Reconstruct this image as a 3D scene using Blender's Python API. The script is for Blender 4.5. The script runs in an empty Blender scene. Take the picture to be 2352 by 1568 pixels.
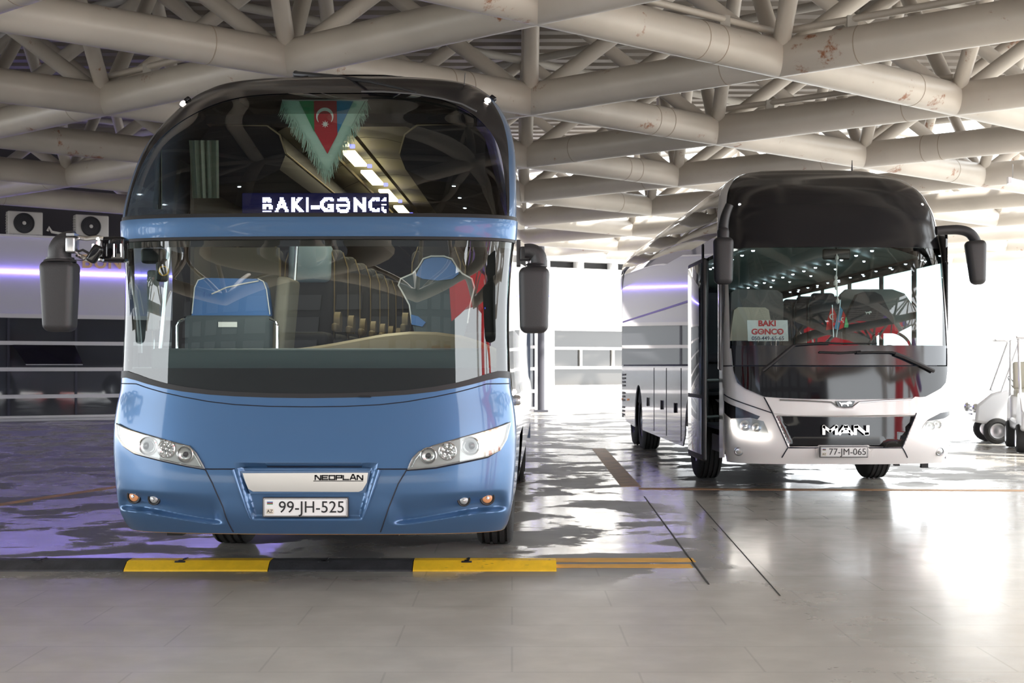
import bpy, bmesh, math, random
import numpy as np
from mathutils import Vector, Matrix, geometry
random.seed(7)
SC = bpy.context.scene
COL = SC.collection
PI = math.pi
# ---------------------------------------------------------------- camera, world, sun, exposure
F, CX, HY, CH = 3200.0, 1176.0, 840.0, 1.45      # focal length in px, image centre, horizon row, eye height
cam_d = bpy.data.cameras.new('camera'); cam = bpy.data.objects.new('camera', cam_d); COL.objects.link(cam)
cam.location = (0, 0, CH); cam.rotation_euler = (PI/2, 0, 0)
cam_d.sensor_width = 36; cam_d.lens = 36*F/2352; cam_d.shift_y = 56/2352
cam_d.clip_end = 400
cam_d.dof.use_dof = True; cam_d.dof.focus_distance = 9.2; cam_d.dof.aperture_fstop = 8
SC.camera = cam
w = bpy.data.worlds.new('sky'); SC.world = w; w.use_nodes = True
nt = w.node_tree; bg = nt.nodes['Background']
bg.inputs[0].default_value = (0.93, 0.97, 1.0, 1); bg.inputs[1].default_value = 3.6
sun_d = bpy.data.lights.new('sun', 'SUN'); sun_d.energy = 9; sun_d.angle = math.radians(1.5); sun_d.color = (1, .95, .87)
sun = bpy.data.objects.new('sun', sun_d); COL.objects.link(sun)
sdir = Vector((0.50, -0.25, 0.80)).normalized()      # towards the sun: behind the camera, to the right
sun.rotation_euler = sdir.to_track_quat('Z', 'Y').to_euler()
SC.view_settings.view_transform = 'Standard'; SC.view_settings.look = 'None'
SC.view_settings.gamma = 1; SC.view_settings.exposure = 0.80; SC.view_settings.use_curve_mapping = False
SC.cycles.max_bounces = 10; SC.cycles.transparent_max_bounces = 16
SC.cycles.diffuse_bounces = 5; SC.cycles.sample_clamp_indirect = 6

def at(px, py, Y):
    return Vector(((px-CX)*Y/F, Y, CH+(HY-py)*Y/F))
def fl(px, py, z=0.0):                                # floor point under a pixel
    Y = (CH-z)*F/(py-HY); return Vector(((px-CX)*Y/F, Y, z))
# ---------------------------------------------------------------- materials
def mat(name, col, rough=.5, metal=0, emit=None, es=0, coat=0, spec=.5, bump=0, bscale=30, noise=0, nscale=4, col2=None):
    m = bpy.data.materials.new(name); m.use_nodes = True
    n = m.node_tree.nodes; l = m.node_tree.links; b = n['Principled BSDF']
    b.inputs['Base Color'].default_value = (*col, 1); b.inputs['Roughness'].default_value = rough
    b.inputs['Metallic'].default_value = metal; b.inputs['Coat Weight'].default_value = coat
    b.inputs['Coat Roughness'].default_value = .05
    b.inputs['Specular IOR Level'].default_value = spec
    if emit: b.inputs['Emission Color'].default_value = (*emit, 1); b.inputs['Emission Strength'].default_value = es
    tc = n.new('ShaderNodeTexCoord')
    if noise or col2:
        t = n.new('ShaderNodeTexNoise'); t.inputs['Scale'].default_value = nscale; t.inputs['Detail'].default_value = 6
        l.new(tc.outputs['Object'], t.inputs['Vector'])
        r = n.new('ShaderNodeValToRGB'); r.color_ramp.elements[0].position = .35; r.color_ramp.elements[1].position = .65
        c2 = col2 or tuple(max(0, c*(1-noise)) for c in col)
        r.color_ramp.elements[0].color = (*c2, 1); r.color_ramp.elements[1].color = (*col, 1)
        l.new(t.outputs[0], r.inputs[0]); l.new(r.outputs[0], b.inputs['Base Color'])
    if bump:
        t = n.new('ShaderNodeTexNoise'); t.inputs['Scale'].default_value = bscale; l.new(tc.outputs['Object'], t.inputs['Vector'])
        bp = n.new('ShaderNodeBump'); bp.inputs['Strength'].default_value = bump; bp.inputs['Distance'].default_value = .01
        l.new(t.outputs[0], bp.inputs['Height']); l.new(bp.outputs[0], b.inputs['Normal'])
    return m
def glass(name, tint, refl=.05, rough=.0):
    m = bpy.data.materials.new(name); m.use_nodes = True
    n = m.node_tree.nodes; l = m.node_tree.links; n.remove(n['Principled BSDF'])
    lw = n.new('ShaderNodeLayerWeight'); lw.inputs[0].default_value = .5
    p = n.new('ShaderNodeMath'); p.operation = 'POWER'; p.inputs[1].default_value = 5; l.new(lw.outputs['Facing'], p.inputs[0])
    q = n.new('ShaderNodeMath'); q.operation = 'MULTIPLY_ADD'; q.inputs[1].default_value = 1-refl; q.inputs[2].default_value = refl
    l.new(p.outputs[0], q.inputs[0])
    t = n.new('ShaderNodeBsdfTransparent'); t.inputs[0].default_value = (*tint, 1)
    g = n.new('ShaderNodeBsdfGlossy'); g.inputs['Roughness'].default_value = rough
    mx = n.new('ShaderNodeMixShader'); l.new(q.outputs[0], mx.inputs[0]); l.new(t.outputs[0], mx.inputs[1]); l.new(g.outputs[0], mx.inputs[2])
    l.new(mx.outputs[0], n['Material Output'].inputs[0]); return m
def emis(name, col, s):
    return mat(name, (0, 0, 0), .5, 0, col, s)
M = {}
M['blue'] = mat('blue_metallic_paint', (.058, .140, .285), .36, .5, coat=.7)
M['blue_side'] = mat('silver_blue_paint', (.30, .38, .55), .25, .5, coat=1)
M['black_gloss'] = mat('black_gloss', (.008, .008, .01), .06, spec=.5)
M['cap'] = mat('charcoal_gloss_roof', (.018, .018, .021), .16, spec=.5)
M['gasket'] = mat('rubber_gasket', (.012, .012, .014), .5)
M['seam'] = mat('dark_seam', (.01, .014, .03), .6)
M['rubber'] = mat('tyre_rubber', (.025, .025, .025), .8, bump=.3, bscale=60)
M['plastic'] = mat('black_plastic', (.028, .027, .030), .45, bump=.15, bscale=200)
M['plastic_grey'] = mat('dark_grey_plastic', (.06, .06, .065), .5)
M['chrome'] = mat('chrome', (.85, .85, .86), .06, 1)
M['satin'] = mat('satin_metal', (.55, .56, .58), .3, 1)
M['lamp_silver'] = mat('lamp_reflector', (.75, .77, .78), .18, .8)
M['lamp_grey'] = mat('lamp_housing', (.42, .43, .43), .35, .4)
M['lens'] = glass('clear_lens', (.95, .96, .95), .06)
M['screen'] = glass('windscreen_glass', (.66, .74, .72), .092)
M['screen_up'] = glass('upper_windscreen_glass', (.66, .70, .68), .055)
M['screen_man'] = glass('coach_windscreen_glass', (.74, .82, .80), .085)
M['side_glass'] = glass('side_window_glass', (.76, .87, .86), .06)
M['dark_glass'] = mat('dark_side_glass', (.006, .006, .008), .015, spec=.9)
M['white_glow'] = emis('white_lamp_glow', (1, .93, .85), 9)
M['warm_glow'] = emis('warm_lamp_glow', (1, .72, .42), 4)
M['amber'] = mat('amber_lamp', (.45, .20, .09), .15, 0, (1, .45, .2), .12)
M['marker'] = emis('marker_glow', (1, .85, .75), 14)
M['plate'] = mat('plate_white', (.80, .81, .80), .4)
M['ink'] = mat('black_ink', (.01, .01, .012), .4)
M['red'] = mat('flag_red', (.42, .015, .03), .6)
M['fblue'] = mat('flag_blue', (.02, .20, .42), .6)
M['fgreen'] = mat('flag_green', (.03, .25, .10), .6)
M['cloth'] = mat('white_fringe', (.42, .60, .52), .9)
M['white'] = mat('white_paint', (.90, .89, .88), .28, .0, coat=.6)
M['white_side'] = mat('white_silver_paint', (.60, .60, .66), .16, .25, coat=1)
M['card'] = mat('white_card', (.78, .84, .86), .6)
M['redink'] = mat('red_ink', (.55, .02, .03), .5)
M['seat_grey'] = mat('grey_seat_fabric', (.055, .075, .085), .8)
M['seat_blue'] = mat('blue_seat_leather', (.035, .13, .36), .45)
M['seat_dark'] = mat('dark_seat_fabric', (.035, .038, .05), .8)
M['seat_beige'] = mat('beige_trim', (.26, .205, .125), .55)
M['headcloth'] = mat('pale_blue_headcloth', (.30, .42, .55), .8)
M['piping'] = mat('white_piping', (.6, .6, .6), .6)
M['dash'] = mat('dark_dashboard', (.035, .045, .045), .6); M['dash_top'] = mat('teal_grey_dash_top', (.07, .10, .105), .6)
M['dash_beige'] = mat('beige_dashboard_cowl', (.17, .135, .080), .5)
M['interior'] = mat('interior_lining', (.16, .145, .12), .7)
M['int_ceiling'] = mat('cabin_ceiling_panel', (.26, .235, .165), .6)
M['int_dark'] = mat('dark_luggage_rack', (.009, .010, .015), .6, spec=.1)
M['curtain'] = mat('pale_curtain', (.24, .29, .24), .9)
M['cabin_lamp'] = emis('cabin_lamp_warm', (1, .86, .52), 3)
M['led_dot'] = emis('reading_lamp', (.75, .88, 1), 14)
M['blue_dot'] = emis('blue_night_lamp', (.1, .1, 1), 5)
M['sign_px'] = emis('destination_led', (.62, .62, 1), 7)
M['sign_bg'] = mat('destination_panel', (.002, .002, .006), .6, 0, (.05, .06, .9), .022, spec=.1)
M['cream'] = mat('cream_seat', (.60, .57, .48), .7)
M['grey_mid'] = mat('grey_partition', (.16, .17, .175), .6)
M['steel_up'] = mat('painted_steel_upper', (.44, .42, .385), .5)
# ---------------------------------------------------------------- mesh building
class MB:
    def __init__(s): s.v = []; s.f = []
    def add(s, vs, fs):
        o = len(s.v); s.v += [Vector(v) for v in vs]; s.f += [tuple(i+o for i in f) for f in fs]; return s
    def box(s, c, d, rot=None):
        c = Vector(c); R = rot or Matrix.Identity(3)
        vs = [c+R@Vector((x*d[0]/2, y*d[1]/2, z*d[2]/2)) for x in (-1, 1) for y in (-1, 1) for z in (-1, 1)]
        return s.add(vs, [(0, 1, 3, 2), (4, 6, 7, 5), (0, 4, 5, 1), (2, 3, 7, 6), (0, 2, 6, 4), (1, 5, 7, 3)])
    def rbox(s, c, d, r=.02, rot=None, seg=3, taper=None):
        bm = bmesh.new(); bmesh.ops.create_cube(bm, size=1)
        for v in bm.verts:
            v.co = Vector((v.co.x*d[0], v.co.y*d[1], v.co.z*d[2]))
        if taper:
            for v in bm.verts:
                if v.co.z < 0: v.co.x *= taper; v.co.y *= taper
        bmesh.ops.bevel(bm, geom=bm.edges[:], offset=min(r, min(d)*.49), segments=seg, affect='EDGES', profile=.5)
        R = rot or Matrix.Identity(3); c = Vector(c)
        bm.verts.index_update()
        s.add([c+R@v.co for v in bm.verts], [tuple(v.index for v in f.verts) for f in bm.faces]); bm.free(); return s
    def tube(s, a, b, r, n=12, r2=None, cap=True):
        a = Vector(a); b = Vector(b); r2 = r if r2 is None else r2
        d = (b-a).normalized(); u = d.orthogonal().normalized(); w = d.cross(u)
        vs = []
        for p, rr in ((a, r), (b, r2)):
            vs += [p+u*math.cos(2*PI*i/n)*rr+w*math.sin(2*PI*i/n)*rr for i in range(n)]
        fs = [(i, (i+1) % n, n+(i+1) % n, n+i) for i in range(n)]
        if cap: fs += [tuple(range(n))[::-1], tuple(range(n, 2*n))]
        return s.add(vs, fs)
    def path(s, pts, r, n=8, closed=False, flat=1.0, rs=None):
        pts = [Vector(p) for p in pts]; k = len(pts); vs = []; fs = []
        up = None
        for i, p in enumerate(pts):
            a = pts[(i-1) % k] if (closed or i) else p; b = pts[(i+1) % k] if (closed or i < k-1) else p
            d = (b-a).normalized()
            if up is None: up = d.orthogonal().normalized()
            up = (up-d*up.dot(d)).normalized(); w = d.cross(up)
            rr = rs[i] if rs else r
            vs += [p+up*math.cos(2*PI*j/n)*rr+w*math.sin(2*PI*j/n)*rr*flat for j in range(n)]
        m = k if closed else k-1
        for i in range(m):
            for j in range(n):
                a = i*n+j; b = i*n+(j+1) % n; c = ((i+1) % k)*n+(j+1) % n; e = ((i+1) % k)*n+j
                fs.append((a, b, c, e))
        if not closed: fs += [tuple(range(n))[::-1], tuple(range((k-1)*n, k*n))]
        return s.add(vs, fs)
    def lathe(s, c, axis, prof, n=28):                # prof: (distance along axis, radius)
        c = Vector(c); d = Vector(axis).normalized(); u = d.orthogonal().normalized(); w = d.cross(u); vs = []; fs = []
        for t, r in prof:
            vs += [c+d*t+(u*math.cos(2*PI*i/n)+w*math.sin(2*PI*i/n))*max(r, 1e-4) for i in range(n)]
        for k in range(len(prof)-1):
            for i in range(n):
                fs.append((k*n+i, k*n+(i+1) % n, (k+1)*n+(i+1) % n, (k+1)*n+i))
        return s.add(vs, fs)
    def prism(s, pts, d):                             # polygon pts (3D) extruded by vector d
        pts = [Vector(p) for p in pts]; n = len(pts); d = Vector(d)
        return s.add(pts+[p+d for p in pts], [tuple(range(n)), tuple(range(2*n-1, n-1, -1))]+[(i, n+i, n+(i+1) % n, (i+1) % n) for i in range(n)])
    def grid(s, P, nu, nv):                           # P[j*nu+i]
        return s.add(P, [(j*nu+i, j*nu+i+1, (j+1)*nu+i+1, (j+1)*nu+i) for j in range(nv-1) for i in range(nu-1)])
    def build(s, name, m, parent=None, xf=None, smooth=True, loc=None):
        vs = [xf(v) for v in s.v] if xf else s.v
        org = Vector((0, 0, 0))
        if parent is not None: org = Vector(parent['_o'])
        elif loc is not None: org = Vector(loc)
        me = bpy.data.meshes.new(name)
        me.from_pydata([tuple(Vector(v)-org) for v in vs], [], s.f); me.validate()
        bm = bmesh.new(); bm.from_mesh(me); bmesh.ops.recalc_face_normals(bm, faces=bm.faces[:])
        bm.to_mesh(me); bm.free()
        me.materials.append(m if not isinstance(m, str) else M[m])
        if smooth: me.shade_smooth(); me.set_sharp_from_angle(angle=math.radians(38))
        o = bpy.data.objects.new(name, me); COL.objects.link(o)
        o['_o'] = tuple(org)
        if parent is not None: o.parent = parent
        else: o.location = org
        return o
def tag(o, label=None, cat=None, group=None, kind=None):
    for k, v in (('label', label), ('category', cat), ('group', group), ('kind', kind)):
        if v: o[k] = v
    return o
def thing(name, loc, label, cat, group=None):
    o = bpy.data.objects.new(name, None); COL.objects.link(o); o.location = loc; o['_o'] = tuple(loc); o.empty_display_size = .2
    return tag(o, label, cat, group)
def text_mb(s, size, xf, depth=.002, bold=0.0, sx=1.0, align='CENTER', space=1.0):
    """letters as an extruded mesh; xf maps (x right, y up, z out) to the world"""
    c = bpy.data.curves.new('lettering', 'FONT'); c.body = s; c.size = size; c.extrude = depth; c.offset = bold
    c.align_x = align; c.align_y = 'CENTER'; c.resolution_u = 4; c.space_character = space
    o = bpy.data.objects.new('lettering', c); COL.objects.link(o); bpy.context.view_layer.update()
    me = bpy.data.meshes.new_from_object(o.evaluated_get(bpy.context.evaluated_depsgraph_get()))
    mb = MB(); mb.add([xf(Vector((v.co.x*sx, v.co.y, v.co.z))) for v in me.vertices], [tuple(p.vertices) for p in me.polygons])
    bpy.data.objects.remove(o); bpy.data.curves.remove(c); bpy.data.meshes.remove(me); return mb
def frame_xf(o, r, u):                                # face frame: origin, right, up -> function
    o = Vector(o); r = Vector(r).normalized(); u = Vector(u).normalized(); n = r.cross(u)
    return lambda v: o+r*v.x+u*v.y+n*v.z
# ---------------------------------------------------------------- coach body surface
def spts(n, w0=1.275, D0=.45):
    th = np.linspace(0, np.pi/2, 3000); x = np.sin(th)**(2/n); y = 1-np.cos(th)**(2/n)
    L = np.concatenate([[0], np.cumsum(np.hypot(np.diff(x)*w0, np.diff(y)*D0))]); return L/L[-1], x, y
def smooth_tab(tab):
    t = np.array(tab, float); zs = np.linspace(t[0, 0], t[-1, 0], 600)
    # monotone-ish cubic through the table
    d = np.gradient(t[:, 1], t[:, 0]); out = []
    for z in zs:
        i = min(np.searchsorted(t[:, 0], z, 'right')-1, len(t)-2); i = max(i, 0)
        h = t[i+1, 0]-t[i, 0]; q = (z-t[i, 0])/h
        out.append((2*q**3-3*q*q+1)*t[i, 1]+(q**3-2*q*q+q)*h*d[i]+(-2*q**3+3*q*q)*t[i+1, 1]+(q**3-q*q)*h*d[i+1])
    return zs, np.array(out)
class Body:
    def __init__(s, org, yaw, yf, w, D, n):
        s.o = org; s.a = math.radians(yaw); s.c = math.cos(s.a); s.s = math.sin(s.a)
        s.yf = smooth_tab(yf); s.w = smooth_tab(w); s.D = smooth_tab(D); s.L = spts(n); s.disp = None
        s.inw = Vector((0, 0, 0))
    def Sv(s, u, z):
        L, x, y = s.L; a = np.minimum(np.abs(u), 1)
        X = np.sign(u)*np.interp(a, L, x)*np.interp(z, *s.w)
        Y = np.interp(z, *s.yf)+np.interp(a, L, y)*np.interp(z, *s.D)+np.maximum(np.abs(u)-1, 0)*1.5
        return s.o[0]+X*s.c+Y*s.s, s.o[1]-X*s.s+Y*s.c, z
    def S(s, u, z):
        return Vector([float(k) for k in s.Sv(np.array(u, float), np.array(z, float))])
    def loc(s, x, y, z):                              # coach-local -> world
        return Vector((s.o[0]+x*s.c+y*s.s, s.o[1]-x*s.s+y*s.c, z))
    def xf(s, v): return s.loc(v[0], v[1], v[2])
    def N(s, u, z):
        e = .004; p = s.S(u+e, z)-s.S(u-e, z); q = s.S(u, z+e)-s.S(u, z-e)
        n = p.cross(q)
        if n.length < 1e-9: return Vector((0, -1, 0))
        n.normalize(); P = s.S(u, z); c = s.loc(0, 4, 1.6)
        return n if n.dot(P-c) > 0 else -n
    def table(s, z0, z1):
        s.U, s.Z = np.meshgrid(np.linspace(-1.02, 1.02, 500), np.linspace(z0, z1, 600))
        X, Y, Z = s.Sv(s.U, s.Z); s.px = CX+X/Y*F; s.py = HY-(Z-CH)/Y*F
    def inv(s, px, py):
        """which point of the surface is seen there: (u, z)"""
        d = (s.px-px)**2+(s.py-py)**2; i = np.unravel_index(d.argmin(), d.shape)
        u, z = float(s.U[i]), float(s.Z[i])
        for _ in range(4):
            def pr(a, b):
                p = s.S(a, b); return Vector((CX+p.x/p.y*F, HY-(p.z-CH)/p.y*F))
            e = .002; p0 = pr(u, z); pu = (pr(u+e, z)-p0)/e; pz = (pr(u, z+e)-p0)/e
            det = pu.x*pz.y-pu.y*pz.x
            if abs(det) < 3e4: break
            rx, ry = px-p0.x, py-p0.y
            du = (rx*pz.y-ry*pz.x)/det; dz = (pu.x*ry-pu.y*rx)/det
            if abs(du) > .03 or abs(dz) > .03: break
            u += du; z += dz
        return u, z
    def P(s, u, z, off=0):
        p = s.S(u, z)
        if s.disp: p = p+Vector((0, 1, 0))*s.disp(*s.local(p))
        return p+s.N(u, z)*off if off else p
    def local(s, p):
        dx, dy = p.x-s.o[0], p.y-s.o[1]; return dx*s.c-dy*s.s, p.z
    def strip(s, u0, u1, z0, z1, nu, nz, off=0, th=0, mb=None):
        """surface piece between the curves z0(u) and z1(u)"""
        f0 = z0 if callable(z0) else (lambda u: z0); f1 = z1 if callable(z1) else (lambda u: z1)
        us = [u0+(u1-u0)*i/nu for i in range(nu+1)]
        mb = mb or MB()
        def layer(o): return [s.P(u, f0(u)+(f1(u)-f0(u))*j/nz, o) for j in range(nz+1) for u in us]
        A = layer(off); W = nu+1
        if not th: mb.grid(A, W, nz+1); return mb
        B_ = layer(off-th); n = len(A)
        fs = []
        for j in range(nz):
            for i in range(nu):
                a = j*W+i; fs.append((a, a+1, a+W+1, a+W)); fs.append((n+a, n+a+W, n+a+W+1, n+a+1))
        for i in range(nu):
            for a in (i, nz*W+i): fs.append((a, a+1, n+a+1, n+a))
        for j in range(nz):
            for a in (j*W, j*W+nu): fs.append((a, a+W, n+a+W, n+a))
        mb.add(A+B_, fs); return mb
    def patch(s, uz, off=.004, th=.008, step=.04, su=1.5, bulge=0, mb=None, px=False):
        """piece of the surface inside a polygon given in (u, z) or in photo points"""
        if px: uz = [s.inv(*p) for p in uz]
        pts = [Vector((u*su, z)) for u, z in uz]
        # resample the outline
        out = []
        for i, p in enumerate(pts):
            q = pts[(i+1) % len(pts)]; k = max(1, int((q-p).length/step))
            out += [p.lerp(q, j/k) for j in range(k)]
        nb = len(out)
        x0 = min(p.x for p in out); x1 = max(p.x for p in out); y0 = min(p.y for p in out); y1 = max(p.y for p in out)
        inner = []
        y = y0+step*.5
        def dist(p):
            return min((geometry.intersect_point_line(p, out[i], out[(i+1) % nb])[0]-p).length if 0 <= geometry.intersect_point_line(p, out[i], out[(i+1) % nb])[1] <= 1 else (out[i]-p).length for i in range(nb))
        def inside(p):
            c = False
            for i in range(nb):
                a, b = out[i], out[(i+1) % nb]
                if (a.y > p.y) != (b.y > p.y) and p.x < (b.x-a.x)*(p.y-a.y)/(b.y-a.y)+a.x: c = not c
            return c
        while y < y1:
            x = x0+step*.5
            while x < x1:
                p = Vector((x, y))
                if inside(p) and dist(p) > step*.4: inner.append(p)
                x += step
            y += step
        allp = out+inner
        V, E_, Fc, *_ = geometry.delaunay_2d_cdt(allp, [], [list(range(nb))], 1, 1e-6)
        def hgt(p):
            return bulge*min(1, dist(p)/.05) if bulge else 0
        A = [s.P(v.x/su, v.y, off+hgt(v)) for v in V]; B_ = [s.P(v.x/su, v.y, off-th) for v in V]
        n = len(A); cnt = {}
        for f in Fc:
            for i in range(len(f)):
                e = (f[i], f[(i+1) % len(f)]); k = tuple(sorted(e)); cnt.setdefault(k, []).append(e)
        fs = [tuple(f) for f in Fc]+[tuple(i+n for i in reversed(f)) for f in Fc]
        fs += [(e[0][1], e[0][0], n+e[0][0], n+e[0][1]) for e in cnt.values() if len(e) == 1]
        mb = mb or MB(); mb.add(A+B_, fs); return mb
    def line(s, uz, r=.004, off=.001, mb=None, px=False, closed=False, n=6, sub=8):
        if px: uz = [s.inv(*p) for p in uz]
        pp = []
        m = len(uz) if closed else len(uz)-1
        for i in range(m):
            a = uz[i]; b = uz[(i+1) % len(uz)]
            for j in range(sub): t = j/sub; pp.append((a[0]+(b[0]-a[0])*t, a[1]+(b[1]-a[1])*t))
        if not closed: pp.append(uz[-1])
        mb = mb or MB(); mb.path([s.P(u, z, off) for u, z in pp], r, n, closed); return mb
def sstep(a, b, x):
    t = min(1, max(0, (x-a)/(b-a))); return t*t*(3-2*t)
def wheel(mbt, mbr, c, r, wd, ax):                    # tyre with tread grooves, rim
    h = wd/2
    prof = [(-h+.01, r*.58), (-h, r*.7), (-h*.95, r*.93), (-h*.8, r*.985)]
    for k in range(4):
        g = -h*.6+k*h*.4
        prof += [(g-.012, r), (g-.008, r-.014), (g+.008, r-.014), (g+.012, r)]
    prof += [(h*.8, r*.985), (h*.95, r*.93), (h, r*.7), (h-.01, r*.58)]
    mbt.lathe(c, ax, prof, 48)
    mbr.lathe(c, ax, [(-h+.02, r*.6), (-h+.03, r*.55), (-h+.1, r*.5), (-h+.12, r*.2), (-h+.06, r*.15), (-h+.06, 0)], 32)
    mbr.lathe(c, ax, [(h-.02, r*.6), (h-.03, r*.55), (h-.1, r*.5), (h-.12, r*.2), (h-.06, r*.15), (h-.06, 0)], 32)
# ---------------------------------------------------------------- floor
def floor_material():
    m = bpy.data.materials.new('sealed_concrete'); m.use_nodes = True
    n = m.node_tree.nodes; l = m.node_tree.links; b = n['Principled BSDF']
    tc = n.new('ShaderNodeTexCoord'); sep = n.new('ShaderNodeSeparateXYZ'); l.new(tc.outputs['Object'], sep.inputs[0])
    def noise(sc, det=5, dist=0, rough=.55):
        t = n.new('ShaderNodeTexNoise'); t.inputs['Scale'].default_value = sc; t.inputs['Detail'].default_value = det
        t.inputs['Distortion'].default_value = dist; t.inputs['Roughness'].default_value = rough
        l.new(tc.outputs['Object'], t.inputs['Vector']); return t.outputs[0]
    def ramp(v, a, b_):
        r = n.new('ShaderNodeMapRange'); r.interpolation_type = 'SMOOTHSTEP'
        r.inputs['From Min'].default_value = a; r.inputs['From Max'].default_value = b_; l.new(v, r.inputs[0]); return r.outputs[0]
    def mth(op, a, c):
        q = n.new('ShaderNodeMath'); q.operation = op
        for i, k in enumerate((a, c)):
            if isinstance(k, (int, float)): q.inputs[i].default_value = k
            else: l.new(k, q.inputs[i])
        return q.outputs[0]
    def mix(f, a, c):
        q = n.new('ShaderNodeMix'); q.data_type = 'RGBA'; l.new(f, q.inputs[0])
        for i, k in ((6, a), (7, c)):
            if isinstance(k, tuple): q.inputs[i].default_value = (*k, 1)
            else: l.new(k, q.inputs[i])
        return q.outputs[2]
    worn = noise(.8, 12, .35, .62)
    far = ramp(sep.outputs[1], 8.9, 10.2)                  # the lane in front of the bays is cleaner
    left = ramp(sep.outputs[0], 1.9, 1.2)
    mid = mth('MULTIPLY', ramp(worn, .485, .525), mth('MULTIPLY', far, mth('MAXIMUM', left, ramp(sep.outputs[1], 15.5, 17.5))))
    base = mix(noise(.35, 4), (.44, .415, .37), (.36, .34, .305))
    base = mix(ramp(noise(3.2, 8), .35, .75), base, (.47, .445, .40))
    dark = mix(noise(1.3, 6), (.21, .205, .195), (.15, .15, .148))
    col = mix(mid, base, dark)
    # slabs: very faint joints
    br = n.new('ShaderNodeTexBrick'); br.inputs['Scale'].default_value = 1; br.inputs['Mortar Size'].default_value = .006
    br.inputs['Brick Width'].default_value = 1.2; br.inputs['Row Height'].default_value = .6; br.offset = .5
    br.inputs['Color1'].default_value = br.inputs['Color2'].default_value = (1, 1, 1, 1); br.inputs['Mortar'].default_value = (.80, .80, .80, 1)
    l.new(tc.outputs['Object'], br.inputs['Vector'])
    mm = n.new('ShaderNodeMix'); mm.data_type = 'RGBA'; mm.blend_type = 'MULTIPLY'; mm.inputs[0].default_value = 1
    l.new(col, mm.inputs[6]); l.new(br.outputs[0], mm.inputs[7]); l.new(mm.outputs[2], b.inputs['Base Color'])
    r1 = n.new('ShaderNodeMapRange'); r1.inputs['To Min'].default_value = .17; r1.inputs['To Max'].default_value = .50
    l.new(mid, r1.inputs[0])
    near_ = mth('MULTIPLY', mth('SUBTRACT', 1.0, far), mth('MULTIPLY', ramp(sep.outputs[0], 3.2, .6), .20))
    rr = mth('ADD', mth('ADD', r1.outputs[0], near_), mth('MULTIPLY', mth('SUBTRACT', noise(2.3, 5), .5), .25)); l.new(rr, b.inputs['Roughness'])
    bp = n.new('ShaderNodeBump'); bp.inputs['Strength'].default_value = .10; bp.inputs['Distance'].default_value = .012
    l.new(noise(1.6, 3), bp.inputs['Height']); l.new(bp.outputs[0], b.inputs['Normal'])
    b.inputs['Specular IOR Level'].default_value = .5
    return m
mb = MB(); mb.box((0, 15, -.1), (150, 170, .2))
fo = mb.build('floor', floor_material(), smooth=False); tag(fo, kind='structure')
seam_m = mat('floor_joint', (.03, .028, .025), .7)
pale = mat('pale_floor_band', (.36, .34, .33), .22)
def fstrip(name, a, b, wd, m, z=.003):
    a = Vector(a); b = Vector(b); d = (b-a).normalized(); s = Vector((d.y, -d.x, 0))*wd/2; z = Vector((0, 0, z))
    mb = MB(); mb.prism([a-s+z*.1, b-s+z*.1, b+s+z*.1, a+s+z*.1], z); return mb.build(name, m, smooth=False)
for i, (p, q, wd, m_) in enumerate([((1480, 1140), (1628, 1342), .012, seam_m), ((1600, 1150), (1792, 1368), .007, seam_m)]):
    tag(fstrip('trim_%d' % (i+1), fl(*p), fl(*q), wd, m_), kind='structure')
yel = mat('faded_yellow_road_paint', (.78, .42, .08), .6, noise=.2, nscale=6)
yel2 = mat('pale_orange_road_paint', (.66, .38, .18), .55, noise=.3, nscale=5)
for nm, a, b, wd, m_, lab in [
    ('painted_line', (.30, 10.40, 0), (1.36, 10.40, 0), .20, yel, 'rear one of the two short yellow lines painted right of the wheel stops'),
    ('painted_line', (.30, 10.09, 0), (1.30, 10.09, 0), .17, yel, 'front one of the two short yellow lines painted right of the wheel stops'),
    ('painted_line', (1.43, 16.75, 0), (1.52, 24.5, 0), .24, yel2, 'pale orange bay line running away between the two coaches'),
    ('painted_line', (1.50, 16.45, 0), (6.9, 16.15, 0), .20, yel2, 'long pale orange line painted across under the white coach'),
    ('painted_line', (-6.0, 12.3, 0), (-4.6, 17.2, 0), .16, yel2, 'faint orange line on the floor left of the blue coach')]:
    tag(fstrip(nm, a, b, wd, m_), lab, 'floor marking')
# ---------------------------------------------------------------- roof: deck and space frame
ZL = CH+3.8; SX = .797*3.8; SY = .695*3.8; X0 = .07*3.8; Y0 = 5.23*3.8; HT = .60*3.8; RC = .232; RS = .110
def node(i, j, up=False):                              # i across, j deep; lower nodes have i+j even
    return Vector((X0+i*SX, Y0+j*SY, ZL+RC*.0+(HT if up else 0)))
steel = bpy.data.materials.new('painted_steel_tube'); steel.use_nodes = True
n = steel.node_tree.nodes; l = steel.node_tree.links; b = n['Principled BSDF']
tc = n.new('ShaderNodeTexCoord')
t1 = n.new('ShaderNodeTexNoise'); t1.inputs['Scale'].default_value = .5; t1.inputs['Detail'].default_value = 8; l.new(tc.outputs['Object'], t1.inputs[0])
r1 = n.new('ShaderNodeValToRGB'); r1.color_ramp.elements[0].position = .35; r1.color_ramp.elements[0].color = (.42, .385, .34, 1)
r1.color_ramp.elements[1].position = .65; r1.color_ramp.elements[1].color = (.57, .52, .46, 1); l.new(t1.outputs[0], r1.inputs[0])
t2 = n.new('ShaderNodeTexNoise'); t2.inputs['Scale'].default_value = 1.1; t2.inputs['Detail'].default_value = 12; t2.inputs['Roughness'].default_value = .72; l.new(tc.outputs['Object'], t2.inputs[0])
r2 = n.new('ShaderNodeValToRGB'); r2.color_ramp.elements[0].position = .615; r2.color_ramp.elements[0].color = (0, 0, 0, 1)
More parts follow.
